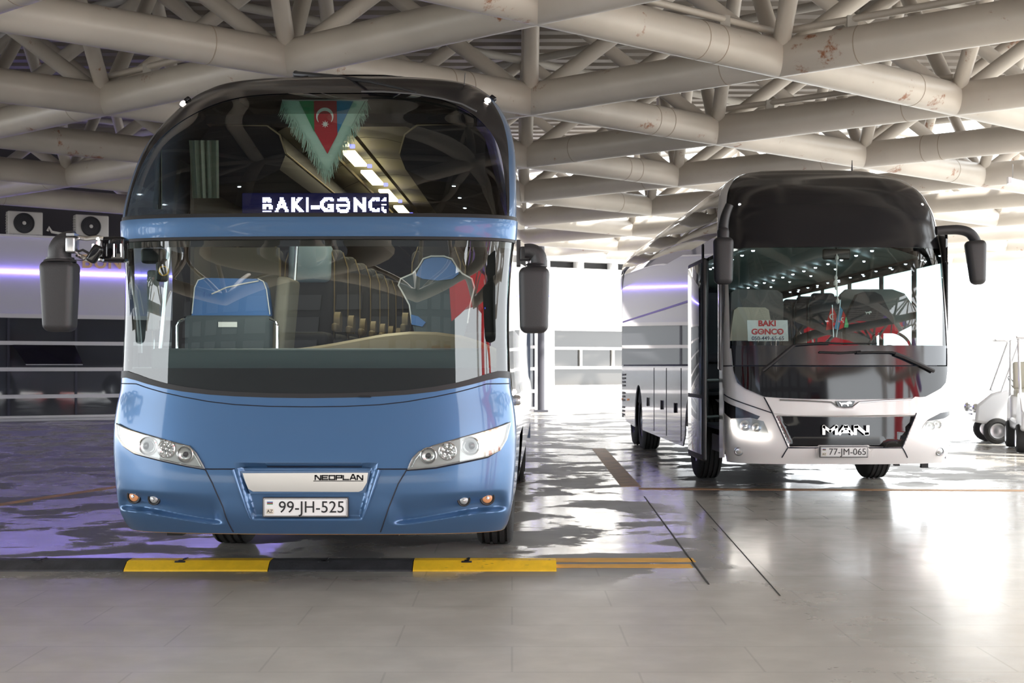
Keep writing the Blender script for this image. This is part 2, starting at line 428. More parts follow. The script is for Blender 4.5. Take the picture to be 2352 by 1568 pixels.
r2.color_ramp.elements[1].position = .66; r2.color_ramp.elements[1].color = (1, 1, 1, 1); l.new(t2.outputs[0], r2.inputs[0])
mx = n.new('ShaderNodeMix'); mx.data_type = 'RGBA'; mx.inputs[7].default_value = (.26, .10, .04, 1)
l.new(r2.outputs[0], mx.inputs[0]); l.new(r1.outputs[0], mx.inputs[6]); l.new(mx.outputs[2], b.inputs['Base Color'])
b.inputs['Roughness'].default_value = .38
weld = mat('weld_seam', (.34, .28, .22), .7)
rust = mat('rust_patch', (.30, .11, .04), .9)
frame = thing('roof_truss', (X0, Y0, ZL), 'white painted tubular steel space frame carrying the canopy roof', 'roof truss')
def keep(p): return not (p.x < -2.5 and p.y > WO_Y(p.x)-2.3)
def WO_Y(x): return 36.25+.58*(x+13.3)
def inview(p):
    return p.y > 6 and abs((p.x)/p.y*F+0) < 1350 and (p.z-CH)/p.y*F < 1000
low = []; web = []; upc = []
IR = range(-9, 7); JR = range(-8, 12)
for i in IR:
    for j in JR:
        if (i+j) % 2 == 0:
            a = node(i, j)
            for di in (1, -1):
                if i+di in IR and j+1 in JR and keep(a) and keep(node(i+di, j+1)): low.append((a, node(i+di, j+1)))
            for di, dj in ((1, 0), (-1, 0), (0, 1), (0, -1)):
                if keep(a): web.append((a, node(i+di, j+dj, True)))
        else:
            a = node(i, j, True)
            for di in (1, -1):
                if i+di in IR and j+1 in JR and keep(a): upc.append((a, node(i+di, j+1, True)))
def split(lst, name, r, m_, nseg):
    lst = sorted(lst, key=lambda s: (0 if (inview(s[0]) or inview(s[1])) else 1, (s[0].y+s[1].y)))
    for a, b_ in lst[:96]:
        mb = MB(); mb.tube(a, b_, r, nseg); mb.build(name, m_, frame)
    mb = MB()
    for a, b_ in lst[96:]: mb.tube(a, b_, r, 12)
    o = mb.build(name, m_, frame); o['kind'] = 'stuff'
    return lst
ll = split(low, 'bottom_chord_tube', RC, steel, 28)
wl = split(web, 'web_strut', RS, steel, 16)
split(upc, 'top_chord_tube', .08, M['steel_up'], 12)
mb = MB()                                              # node spheres that close the joints
for i in IR:
    for j in JR:
        if (i+j) % 2 == 0 and keep(node(i, j)):
            mb.lathe(node(i, j), (0, 0, 1), [(-RC*.98, 0)]+[(-RC*.98*math.cos(t), RC*.98*math.sin(t)) for t in [k*PI/8 for k in range(1, 8)]]+[(RC*.98, 0)], 20)
o = mb.build('joint_node', steel, frame); o['kind'] = 'stuff'
mb = MB()                                              # welds around the near chords
for k, (a, b_) in enumerate(ll[:60]):
    for t in ((.72,), (.18,), (.62, .70), ())[k % 4]:
        p = a.lerp(b_, t); d = (b_-a).normalized(); mb.tube(p-d*.006, p+d*.006, RC+.003, 28)
o = mb.build('weld_ring', weld, frame); o['kind'] = 'stuff'
# thin conduits fixed along some chords
for (ia, ja, ib, jb) in ((0, 0, 0, 0), (1, -1, 2, -2), (1, 1, 2, 0), (2, 0, 3, 1), (0, -2, 1, -1), (-2, 0, -1, -1)):
    if (ia, ja) == (ib, jb): continue
    a = node(ia, ja)+Vector((0, .05, RC+.10)); b_ = node(ib, jb)+Vector((0, .05, RC+.10))
    mb = MB(); mb.tube(a, b_, .045, 10); c = mb.build('conduit_pipe', steel, frame)
    for t in (.25, .75): p = a.lerp(b_, t); MB().box(p-Vector((0, 0, .04)), (.12, .10, .16)).build('conduit_clamp', M['steel_up'], c)
# deck: corrugated sheets running across, with narrow light gaps
deck_m = mat('corrugated_deck', (.27, .24, .215), .5, noise=.15, nscale=1)
def deck_z(y): return ZL+HT+.34
mb = MB(); y = -1.5; k = 0
DY = .62
while y < 46:
    x0, x1 = -33.0, 11.5
    if y > 35.5: x1 = 3.0
    if y > 43: break
    z = deck_z(y)
    P = []
    prof = [(0, 0), (.06, .09), (.26, .09), (.32, 0), (.58, 0)]
    for xx in (x0, x1):
        P += [Vector((xx, y+d*DY/.58, z+h)) for d, h in prof]
    n_ = len(prof)
    mb.add(P+[p+Vector((0, 0, .01)) for p in P], [(i, i+1, n_+i+1, n_+i) for i in range(n_-1)]+[(2*n_+i, 3*n_+i, 3*n_+i+1, 2*n_+i+1) for i in range(n_-1)])
    y += DY; k += 1
tag(mb.build('ceiling', deck_m, smooth=False), kind='structure')
mb = MB()                                              # purlins under the deck
for i in IR:
    if i % 2: continue
    mb.box((X0+i*SX, 18, deck_z(0)-.11), (.10, 38, .18))
tag(mb.build('trim_3', M['steel_up'], smooth=False), kind='structure')
# ---------------------------------------------------------------- back wall (slanting away to the right)
WA = math.atan(.58); WT = Vector((math.cos(WA), math.sin(WA), 0)); WN = Vector((math.sin(WA), -math.cos(WA), 0))
WO = Vector((-13.3, 36.25, 0))                         # wall point seen at the left edge of the frame
def wl_s(px):                                          # distance along the wall of the point seen at column px
    k = (px-CX)/F; Y = (WO.y-.58*WO.x)/(1-.58*k); return (Y-WO.y)/WT.y
def wz(px, py):
    k = (px-CX)/F; Y = (WO.y-.58*WO.x)/(1-.58*k); return CH+(HY-py)*Y/F
def W(s, z, out=0): return WO+WT*s+WN*out+Vector((0, 0, z))
def wbox(mb, s0, s1, z0, z1, o0, o1):
    return mb.add([W(s, z, o) for s in (s0, s1) for o in (o0, o1) for z in (z0, z1)],
                  [(0, 1, 3, 2), (4, 6, 7, 5), (0, 4, 5, 1), (2, 3, 7, 6), (0, 2, 6, 4), (1, 5, 7, 3)])
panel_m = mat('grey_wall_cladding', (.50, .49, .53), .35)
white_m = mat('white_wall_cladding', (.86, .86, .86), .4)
frame_m = mat('white_window_bar', (.60, .58, .60), .4)
wglass = mat('dark_window_glass', (.05, .052, .06), .03, spec=.8)
sB = wl_s(1228)
zt = 4.82; zs = wz(0, 724)
mb = MB(); wbox(mb, -14, sB, zs, zt, -.3, 0); wbox(mb, -14, sB, 0, .10, -.3, 0); wbox(mb, -14, sB, .1, zs, -.34, -.30)
tag(mb.build('wall_back', panel_m, smooth=False), kind='structure')
mb = MB(); wbox(mb, -14, sB, zt, zt+.06, -.9, .06); wbox(mb, -14, sB, zs-.06, zs+.05, -.1, .10)
tag(mb.build('trim_4', frame_m, smooth=False), kind='structure')
# dark set-back upper wall behind the air conditioners
mb = MB(); wbox(mb, -14, sB, zt, 8.0, -2.6, -2.4)
tag(mb.build('wall_upper', mat('dark_upper_wall', (.06, .055, .065), .8), smooth=False), kind='structure')
mb = MB(); wbox(mb, -14, sB, zt-.04, zt, -2.5, -.3); tag(mb.build('trim_5', panel_m, smooth=False), kind='structure')
# glazing of the left part: one window per bay
s_j = [wl_s(-310), wl_s(-148), wl_s(20), wl_s(175), wl_s(322), wl_s(470), wl_s(618), wl_s(766), wl_s(914), wl_s(1062), sB]
zb = [wz(0, 787), wz(0, 848), wz(0, 911)]
for i in range(len(s_j)-1):
    a, b_ = s_j[i], s_j[i+1]
    mb = MB(); wbox(mb, a+.015, b_-.015, .1, zs-.06, -.06, -.03)
    g = tag(mb.build('window_%d' % (i+1), wglass, smooth=False, loc=W((a+b_)/2, 0)), kind='structure')
    for z in zb:
        mb = MB(); wbox(mb, a, b_, z-.05, z+.05, -.05, .03); mb.build('window_bar', frame_m, g, smooth=False)
    mb = MB(); wbox(mb, b_-.03, b_+.03, .1, zs-.06, -.05, .0); mb.build('window_post', mat('dark_window_post', (.03, .03, .05), .4) if i == 0 else bpy.data.materials['dark_window_post'], g, smooth=False)
    if i == 2:                                         # the tilted open sash
        sa, sb2 = wl_s(28), wl_s(183); z1 = wz(100, 792); z0 = wz(100, 836)
        mb = MB()
        mb.prism([W(sa, z1, .04), W(sb2-.15, z1, .04), W(sb2, z0, .34), W(sa+.28, z0, .34)], WN*.05)
        mb.build('open_sash', M['black_gloss'], g, smooth=False)
        mb = MB(); mb.tube(W(sa+.28, z0, .34), W(sb2, z0, .34), .025, 6); mb.build('sash_rail', frame_m, g)
mb = MB(); wbox(mb, -14, sB, .08, .14, -.1, .06); tag(mb.build('baseboard_back', frame_m, smooth=False), kind='structure')
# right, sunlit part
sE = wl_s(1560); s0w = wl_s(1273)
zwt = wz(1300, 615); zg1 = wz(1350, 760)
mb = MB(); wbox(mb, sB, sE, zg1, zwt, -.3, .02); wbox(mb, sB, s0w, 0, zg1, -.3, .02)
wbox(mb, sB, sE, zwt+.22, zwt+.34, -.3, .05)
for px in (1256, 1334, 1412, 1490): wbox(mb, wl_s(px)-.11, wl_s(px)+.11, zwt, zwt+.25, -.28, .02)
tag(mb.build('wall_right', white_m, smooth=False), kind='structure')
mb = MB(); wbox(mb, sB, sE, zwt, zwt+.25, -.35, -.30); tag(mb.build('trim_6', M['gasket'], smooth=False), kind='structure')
rows = [(760, 797), (803, 841), (847, 882)]
cols = [wl_s(1275), wl_s(1336), wl_s(1410), wl_s(1484), wl_s(1558)]
grey_glass = mat('grey_window_glass', (.07, .067, .063), .04, spec=.8)
kk = len(s_j)
for c in range(4):
    mb = MB(); wbox(mb, cols[c], cols[c+1], wz(1350, 884), zg1, -.10, -.07)
    g = tag(mb.build('window_%d' % kk, grey_glass, smooth=False, loc=W((cols[c]+cols[c+1])/2, 0)), kind='structure'); kk += 1
    for py in (800, 844): mb = MB(); wbox(mb, cols[c], cols[c+1], wz(1350, py)-.045, wz(1350, py)+.045, -.08, .01); mb.build('window_bar', white_m, g, smooth=False)
    mb = MB(); wbox(mb, cols[c+1]-.06, cols[c+1]+.02, wz(1350, 844), zg1-.55, -.08, .01); mb.build('window_post', white_m, g, smooth=False)
mb = MB(); wbox(mb, s0w, sE, .0, wz(1350, 884), -.3, .0); tag(mb.build('wall_plinth', mat('glossy_white_panel', (.80, .80, .82), .08), smooth=False), kind='structure')
# LED strip, letters
led = emis('violet_led', (.28, .20, 1.0), 20)
mb = MB(); zled = wz(0, 622); wbox(mb, -14, sB, zled-.02, zled+.02, .03, .06)
tag(mb.build('led_strip', led, smooth=False, loc=W(0, zled)), 'thin glowing violet light strip along the grey back wall', 'light strip')
gold = mat('gold_letter', (.55, .38, .22), .35, .6)
sgn = thing('wall_lettering', W(wl_s(185), wz(185, 618), .03), 'gold letters on the grey wall behind the left mirror', 'sign')
for ch, px, zc in (('B', 198, 602), ('U', 229, 603), ('N', 262, 604)):
    text_mb(ch, .50, frame_xf(W(wl_s(px), wz(px, zc), .06), WT, (0, 0, 1)), .03, .01).build('letter', gold, sgn)
# pillar
pc = W(wl_s(1224), 0, .5)
pil = mat('grey_painted_pillar', (.07, .07, .085), .5)
po = thing('pillar', pc, 'grey round steel pillar beyond the right mirror of the blue coach', 'pillar')
MB().tube(pc, pc+Vector((0, 0, ZL+.1)), .11, 20).build('shaft', pil, po)
MB().box(pc+Vector((0, 0, .03)), (.45, .45, .06)).build('base_plate', pil, po, smooth=False)
# air conditioners on the wall top
acw = mat('off_white_casing', (.62, .60, .56), .45); acd = mat('dark_fan_grille', (.03, .03, .035), .5)
for px, lab in ((62, 'left one of the two air conditioner units on the wall top'), (216, 'right one of the two air conditioner units on the wall top')):
    s_ = wl_s(px); z0 = zt+.06; c = W(s_, z0+.33, -.35)
    t = thing('air_conditioner', W(s_, z0, -.35), lab, 'air conditioner', 'outdoor air conditioner units on the wall')
    R = Matrix((WT, -WN, Vector((0, 0, 1)))).transposed()
    mb = MB(); mb.rbox(c+Vector((0, 0, .0)), (.88, .34, .62), .03, R)
    for k in range(7): mb.box(c-WT*.46+Vector((0, 0, -.22+k*.07))+WN*.08, (.05, .12, .02), R)
    mb.build('casing', acw, t)
    fc = c+WN*.172-WT*.04
    g = MB(); g.lathe(fc, WN, [(0, .265), (.02, .27), (.03, .25), (.006, .245), (.004, 0)], 32); g = g.build('fan_grille', acd, t)
    mb = MB()
    for k in range(5): mb.lathe(fc, WN, [(.024, .05+k*.045), (.03, .053+k*.045), (.024, .056+k*.045)], 32)
    mb.build('grille_ring', M['plastic_grey'], g)
    MB().lathe(fc, WN, [(.03, .05), (.045, .045), (.05, 0)], 20).build('fan_hub', acw, t)
    mb = MB()
    for sx in (-.3, .3): mb.box(W(s_+sx, z0+.01, -.35), (.06, .36, .03), R)
    mb.build('mounting_foot', acd, t)
mb = MB(); mb.path([W(wl_s(110), zt+.2, -.05), W(wl_s(113), zt+.3, -.05), W(wl_s(120), zt+.18, -.05), W(wl_s(150), zt+.13, -.05), W(wl_s(176), zt+.12, -.05)], .035, 8)
tag(mb.build('refrigerant_pipe', acw, loc=W(wl_s(110), zt)), 'pale pipe running between the two air conditioner units', 'pipe')
# tube lights hung under the chords
def tube_light(a, b_, lab, mm):
    c = (a+b_)/2; t = thing('tube_light', c, lab, 'lamp'); d = (b_-a).normalized()
    MB().tube(a, b_, .035, 10).build('light_tube', mm, t)
    mb = MB(); mb.tube(a+Vector((0, 0, .06)), b_+Vector((0, 0, .06)), .03, 8)
    for p in (a, b_): mb.box(p+Vector((0, 0, .03)), (.06, .10, .12))
    mb.build('light_batten', M['satin'], t)
    mb = MB()
    for p in (a+d*.12, b_-d*.12): mb.tube(p, p+Vector((0, 0, .35)), .01, 6)
    mb.build('hanger', M['satin'], t)
tl_off = mat('unlit_light_tube', (.75, .75, .78), .2)
tube_light(at(1402, 268, 23.6), at(1570, 292, 25.0), 'long white tube light hanging under the roof tubes between the coaches', tl_off)
tube_light(at(2318, 418, 26.5), at(2420, 436, 27.5), 'white tube light under the roof at the right picture edge', emis('lit_tube', (1, 1, 1), 3))
# rust patches at some nodes
mb = MB()
# ---------------------------------------------------------------- wheel stops
ys = mat('yellow_rubber_paint', (1.0, .62, .03), .5, noise=.12, nscale=14, bump=.2); ks = mat('black_rubber_stop', (.055, .056, .062), .6, noise=.4, nscale=9, bump=.4)
yf0 = 9.83; seg = 1.02
names = ['black wheel stop section at the left picture edge', 'yellow wheel stop section under the left of the blue coach',
         'black wheel stop section between the two yellow ones', 'yellow wheel stop section with chipped paint at the right end of the row']
for k in range(-1, 4):
    x0 = -2.74+(k-1)*seg-.0; x1 = x0+seg-.006
    if k == -1: continue
    pr = [(0, 0), (0, .012), (.09, .060), (.105, .052), (.12, .062), (.24, .062), (.30, .02), (.30, 0)]
    lab = names[k]
    t = thing('wheel_stop', ((x0+x1)/2, yf0, 0), lab, 'wheel stop', 'rubber wheel stops in front of the blue coach')
    mb = MB(); mb.prism([Vector((x0, yf0+a, h)) for a, h in pr], (x1-x0, 0, 0)); mb.build('rubber_block', ys if k % 2 else ks, t, smooth=False)
    xm = (x0+x1)/2-.13
    mb = MB(); mb.rbox((xm, yf0+.115, .060), (.035, .05, .008), .003); mb.rbox((xm, yf0+.085, .055), (.075, .02, .016), .004); mb.rbox((xm+.012, yf0+.2, .064), (.02, .1, .006), .003)
    mb.build('bolt_slot', M['ink'], t)
# chipped paint marks
mb = MB(); rr = random.Random(3)
for k in range(46):
    x = -.55+.83*rr.random()**.6; q = rr.random()*.29
    h = np.interp(q, [0, .09, .105, .12, .24, .30], [.012, .060, .052, .062, .062, .02])
    c = Vector((x, yf0+q, h+.0005)); n_ = 6; s_ = rr.uniform(.003, .013)
    mb.add([c+Vector((math.cos(a)*s_*rr.uniform(.5, 1.9), math.sin(a)*s_*.5, .002)) for a in [2*PI*i/n_ for i in range(n_)]], [tuple(range(n_))])
last = [o for o in COL.objects if o.name.startswith('wheel_stop')][-1]
mb.build('paint_chip', ks, last)['kind'] = 'stuff'
# ================================================================ the blue coach
NB = Body((-1.27, 8.6), 1.3,
    [(.36, .14), (.42, .09), (.5, .03), (.65, 0), (.85, 0), (1, .01), (1.25, .04), (1.6, .06), (2, .11), (2.27, .16), (2.4, .18), (2.6, .29), (2.8, .45), (3, .66), (3.2, .93), (3.35, 1.12), (3.45, 1.28), (3.55, 1.52), (3.61, 1.85), (3.65, 2.3), (3.66, 3)],
    [(.36, 1.19), (.42, 1.225), (.5, 1.25), (.7, 1.275), (1.2, 1.275), (1.3, 1.255), (1.4, 1.25), (2.15, 1.262), (2.3, 1.28), (2.7, 1.28), (3, 1.255), (3.2, 1.20), (3.35, 1.12), (3.45, 1.04), (3.53, .93), (3.59, .76), (3.63, .55), (3.655, .28), (3.66, .05)],
    [(.36, .36), (2.3, .34), (2.7, .36), (3.2, .42), (3.66, .45)], 2.8)
NB.table(.38, 3.64)
coach = thing('coach', NB.loc(0, 2.85, 0), 'blue tourist coach with a split windscreen, parked nose to the wheel stops', 'coach')
ZS = .81                                               # height of the seam over the plate
def nx(px): return (px-703)/371.0
def nz(py): return CH-(py-HY)*8.62/F
def n_disp(x, z):                                      # pressed shapes of the bumper
    d = 0.0
    if z < .90:
        # centre recess (trapezoid) for grille bar and plate
        zt_, zb_ = nz(1063), nz(1196)
        t = (zt_-z)/(zt_-zb_); hw = .438-.092*min(1, max(0, t))
        e = min(hw-abs(x), zt_-z, z-zb_)
        d += .035*sstep(0, .036, e)
    ax = abs(x)
    if ax > .50 and z < .80:
        # sculpted fog lamp field over a raised lip
        ztop = nz(1128)-.02*(1.1-ax); zlip = nz(1196)+.075*sstep(.5, 1.15, ax)
        if z < ztop and z > zlip-.06:
            k = sstep(0, ztop-zlip-.02, ztop-z) if z > zlip else 1-sstep(0, .036, zlip-z)
            # edge fades
            seamx = .50+(.81-z)*.42*.0
            f = sstep(.50, .60, ax)*(1-sstep(1.17, 1.25, ax))
            d += .054*k*f
    return d
NB.disp = n_disp
# --- outer body
def tab_u(pts, xs=None):
    q = sorted((abs(u), z) for u, z in (NB.inv(*p) for p in pts)); a = np.array(q)
    return lambda u: float(np.interp(abs(u), a[:, 0], a[:, 1]))
zA = tab_u([(720, 914), (620, 913), (540, 910), (480, 906), (420, 899), (375, 891), (340, 882), (312, 873), (290, 867), (278, 868)])
zSeam = tab_u([(720, 934), (620, 933), (540, 929), (480, 922), (420, 911), (375, 901), (340, 891), (312, 881)])
NB.strip(-1, 1, .400, zA, 320, 170).build('front_body', M['blue'], coach)
NB.strip(-1, 1, .393, .405, 120, 2, off=-.004).build('lower_edge', mat('orange_edge_line', (.50, .26, .08), .5), coach)
NB.strip(-1, 1, zA, lambda u: zA(u)+.028+.035*abs(u)**4*(1-abs(u)**12), 160, 2, off=.002, th=.02).build('windscreen_gasket', M['gasket'], coach)
NB.strip(-1, 1, 2.262, 2.385, 160, 12, off=.012, th=.03).build('front_band', M['blue'], coach)
NB.strip(-1, 1, 2.245, 2.265, 160, 2, off=.006, th=.03).build('band_gasket', M['gasket'], coach)
UE = .845
def zTop(u):
    k = min(1, abs(u)/UE); return 2.40+.955*(max(0, 1-k**5))**.42
NB.strip(-UE, UE, 2.395, lambda u: max(zTop(u), 2.397), 160, 40, off=-.004).build('upper_windscreen', M['screen_up'], coach)
NB.strip(-1, 1, 2.385, 2.412, 160, 2, off=.004, th=.02).build('upper_gasket', M['gasket'], coach)
mb = NB.strip(-.868, .868, lambda u: max(zTop(u), 2.40), 3.659, 200, 60); mb.build('roof_cap', M['cap'], coach)
for sg_ in (-1, 1):
    a_, b_ = sorted((sg_*.868, sg_*1.0)); NB.strip(a_, b_, 2.385, 3.40, 6, 40).build('corner_panel', M['blue'], coach); NB.strip(a_, b_, 3.40, 3.659, 6, 16).build('corner_cap', M['cap'], coach)
# blackened inner border of the upper glass
NB.strip(-.70, .70, 3.18, lambda u: zTop(u), 60, 6, off=-.012).build('upper_shade_strip', glass('smoked_strip', (.45, .56, .54), .02), coach)
NB.strip(-.985, .985, lambda u: zA(u)+.02, 2.25, 160, 30, off=-.006).build('windscreen', M['screen'], coach)
zM = NB.inv(720, 845)[1]
NB.strip(-.90, .90, lambda u: zA(u)+.005, lambda u: max(zM-.42*max(0, abs(u)-.80), zA(u)+.01), 120, 8, off=-.020).build('lower_black_mask', mat('black_screen_mask', (.006, .006, .007), .45, spec=.3), coach)
NB.strip(-.95, .95, 2.205, 2.262, 120, 3, off=-.018).build('upper_black_mask', mat('smoked_mask', (.010, .010, .012), .5), coach)
# side walls, side windows, roof
for sgn_, nm in ((-1, 'left'), (1, 'right')):
    def q(u): return u*sgn_
    L1 = 1+11.3/1.5
    for (a, b_, z0, z1, nm2, m_) in [(1, 1.30, .40, 1.25, 'side_panel', 'blue'), (1.30, 2.9, .95, 1.30, 'side_panel', 'blue_side'), (2.9, L1, .40, 1.30, 'side_panel', 'blue_side'),
                                     (1.30, 1.85, .40, .95, 'side_panel', 'blue'),
                                     (1.0, 1.12, 1.25, 2.30, 'corner_pillar', 'black_gloss'), (2.0, L1, 1.30, 1.72, 'side_panel', 'blue_side'),
                                     (2.0, L1, 1.72, 2.95, 'side_window_band', 'dark_glass'), (1.02, 2.0, 2.30, 2.95, 'upper_side_panel', 'blue_side'),
                                     (1.75, 2.0, 1.25, 2.30, 'corner_pillar', 'black_gloss')]:
        NB.strip(q(a), q(b_), z0, z1, max(2, int((b_-a)*6)), 10).build(nm2, M[m_], coach)
    NB.strip(q(1.0), q(1.02), 2.30, 2.95, 2, 10).build('edge_seal', M['gasket'], coach)
    NB.strip(q(1), q(L1), 2.95, 3.655, 30, 16).build('roof_side', M['blue_side'], coach)
    NB.strip(q(1.12), q(1.75), 1.25, 2.30, 6, 6).build('cab_side_window', M['side_glass'], coach)
mb = MB(); mb.prism([NB.loc(x, 11.75, z) for x, z in ((-1.27, .4), (1.27, .4), (1.27, 2.9), (1.1, 3.35), (.6, 3.62), (-.6, 3.62), (-1.1, 3.35), (-1.27, 2.9))], (0, .04, 0)); mb.build('rear_panel', M['blue_side'], coach, smooth=False)
mb = MB(); mb.box((0, 6.6, .55), (2.3, 9.9, .2)); mb.box((0, 1.2, .50), (2.2, 1.6, .2)); mb.box((0, 3.0, 1.1), (2.35, 1.6, .2)); mb.box((-.75, 2.1, .42), (.16, .12, .12)); mb.box((-.95, .55, .37), (.10, .1, .06)); mb.box((.35, .5, .365), (.35, .1, .04))
mb.build('underbody', M['gasket'], coach, NB.xf, smooth=False)
# --- seams
mb = MB()
NB.line([(u/40*.93, zSeam(u/40*.93)) for u in range(-40, 41)], .0035, .0005, mb, sub=2)
NB.disp = n_disp
for pts in ([(471, 1077), (540, 1077)], [(866, 1077), (935, 1077)], [(471, 1077), (488, 1110), (512, 1165), (536, 1221)], [(935, 1077), (915, 1110), (893, 1165), (874, 1221)],
            [(271, 1000), (284, 1024), (310, 1042), (370, 1058), (430, 1071), (471, 1078)], [(935, 1080), (1000, 1075), (1060, 1063), (1120, 1050), (1150, 1031), (1163, 1006)]):
    NB.line(pts, .0045, .0005, mb, px=True)
mb.build('panel_seam', M['seam'], coach)
# lip over the plate recess and handle slot
mb = MB()
for pts in ([(537, 1063), (562, 1062), (610, 1063), (612, 1072), (562, 1072), (541, 1076)], [(868, 1063), (845, 1062), (832, 1063), (832, 1072), (845, 1073), (866, 1076)]):
    NB.patch(pts, .006, .03, .03, mb=mb, px=True)
mb.build('latch_cover', M['blue'], coach)
NB.patch([(612, 1063), (830, 1063), (830, 1074), (612, 1074)], .002, .01, .04, px=True).build('handle_slot', M['seam'], coach)
# raised edges of the centre recess
for sx in (-1, 1):
    mb = MB(); a = [(sx*(.452), nz(1078)), (sx*.420, nz(1115)), (sx*.375, nz(1165)), (sx*.345, nz(1192))]
    pp = [NB.P(NB.inv(CX+(NB.loc(x, .0, z).x)/8.61*F, HY-(z-CH)/8.61*F)[0], z, .004) for x, z in a]
    mb.path(pp, .008, 8, rs=[.011, .010, .008, .004]); mb.build('recess_edge', M['blue'], coach)
def facing(u, z, off=0):                               # local frame on the body surface
    n = NB.N(u, z); r = Vector((0, 0, 1)).cross(n); r = -r if r.x < 0 else r
    return NB.P(u, z, off), n, r
# chrome bar with lettering
def fpt(px, py, Y=8.60): return at(px, py, Y)
Yb = NB.loc(0, 0, 0).y+.022
mb = MB(); q = [at(558, 1086, Yb), at(846, 1085, Yb), at(843, 1108, Yb), at(833, 1125, Yb), at(824, 1129, Yb), at(582, 1128, Yb), at(571, 1122, Yb), at(564, 1105, Yb)]
mb.prism(q, (0, -.012, 0)); bar = mb.build('chrome_bar', mat('brushed_chrome', (.42, .42, .43), .12, 1), coach)
mb = MB(); q2 = [at(552, 1081, Yb+.008), at(852, 1080, Yb+.008), at(840, 1131, Yb+.008), at(575, 1133, Yb+.008)]; mb.prism(q2, (0, -.010, 0)); mb.build('bar_bezel', M['blue'], coach, smooth=False)
c = (at(718, 1096, Yb-.014)+at(836, 1096, Yb-.014))/2
# letter shapes drawn as strokes: heavy squared capitals standing on a line
LET = {'N': [[(0, 0), (0, 1), (.16, 1), (.84, .0), (1, 0), (1, 1)]], 'E': [[(1, 1), (0, 1), (0, 0), (1, 0)], [(0, .5), (.85, .5)]], 'O': [[(0, 0), (0, 1), (1, 1), (1, 0), (0, 0)]],
       'P': [[(0, 0), (0, 1), (1, 1), (1, .45), (0, .45)]], 'L': [[(0, 1), (0, 0), (1, 0)]], 'A': [[(0, 0), (.42, 1.25), (.58, 1.25), (1, 0)], [(.2, .35), (.8, .35)]],
       'M': [[(0, 0), (0, 1), (.5, .35), (1, 1), (1, 0)]]}
def strokes(word, x0, x1, z0, z1, Y, r, gap=.28, flat=1.0):
    mb = MB(); k = len(word); cw = (x1-x0)/(k+gap*(k-1))
    for i, ch in enumerate(word):
        ox = x0+i*cw*(1+gap)
        for pl in LET[ch]:
            P = [Vector((ox+a*cw, Y, z0+b*(z1-z0))) for a, b in pl]
            for a, b_ in zip(P, P[1:]):
                d = (b_-a); L_ = d.length; ang = math.atan2(d.z, d.x)
                mb.box((a+b_)/2, (L_+r*1.6, .006, r*2), Matrix.Rotation(-ang, 3, 'Y'))
    return mb
a = at(724, 1101, Yb-.015); b_ = at(833, 1092, Yb-.015)
mb = strokes('NEOPLAN', a.x, b_.x, a.z, b_.z, a.y, .0040, .30)
mb.box(at(777, 1104.3, Yb-.015), ((b_.x-a.x)*1.05, .006, .004)); mb.build('lettering', M['ink'], bar, smooth=False)
# number plate
def plate(parent, px0, px1, py0, py1, Y, s1, tilt=0, yaw=0, cs=None):
    a = at(px0, py1, Y); b_ = at(px1, py0, Y); c = (a+b_)/2; wd = b_.x-a.x; h = b_.z-a.z
    r = Vector((math.cos(yaw), -math.sin(yaw), 0)); u = Vector((0, math.sin(tilt), math.cos(tilt))); xf = frame_xf(c, r, u); R = Matrix((r, -(r.cross(u)), u)).transposed()
    f = MB(); f.rbox(c, (wd+.016, .016, h+.014), .006, R); f = f.build('plate_frame', M['plastic_grey'], parent)
    p = MB(); p.rbox(c-Vector((0, .008, 0)), (wd, .010, h), .004, R).build('number_plate', M['plate'], f)
    nrm = r.cross(u)
    def o(x, y): return c+r*x+u*y+nrm*.0145
    rim = MB(); x_, y_ = wd/2-.005, h/2-.004
    for A_, B_ in (((-x_, -y_), (x_, -y_)), ((x_, -y_), (x_, y_)), ((x_, y_), (-x_, y_)), ((-x_, y_), (-x_, -y_))): rim.tube(o(*A_), o(*B_), .0012, 6)
    rim.build('plate_rim', M['plastic_grey'], f)
    for k, cm in enumerate(('fblue', 'red', 'fgreen')):
        MB().box(o(-wd/2+.040, h*.30-k*h*.055), (.036, .002, h*.055), R).build('flag_stripe', M[cm], f, smooth=False)
    MB().rbox(o(-wd/2+.040, -h*.22), (.046, .002, h*.30), .001, R).build('country_badge', mat('cream_badge', (.70, .66, .55), .5) if 'cream_badge' not in bpy.data.materials else bpy.data.materials['cream_badge'], f)
    text_mb('AZ', h*.26, frame_xf(o(-wd/2+.040, -h*.22)+nrm*.002, r, u), .001).build('country_code', M['ink'], f)
    text_mb(s1, h*.92, frame_xf(o(wd*.075, -.001), r, u), .0015, 0, sx=.98).build('plate_number', M['ink'], f)
plate(coach, 606, 798, 1144, 1185, Yb+.0, '99-JH-525')
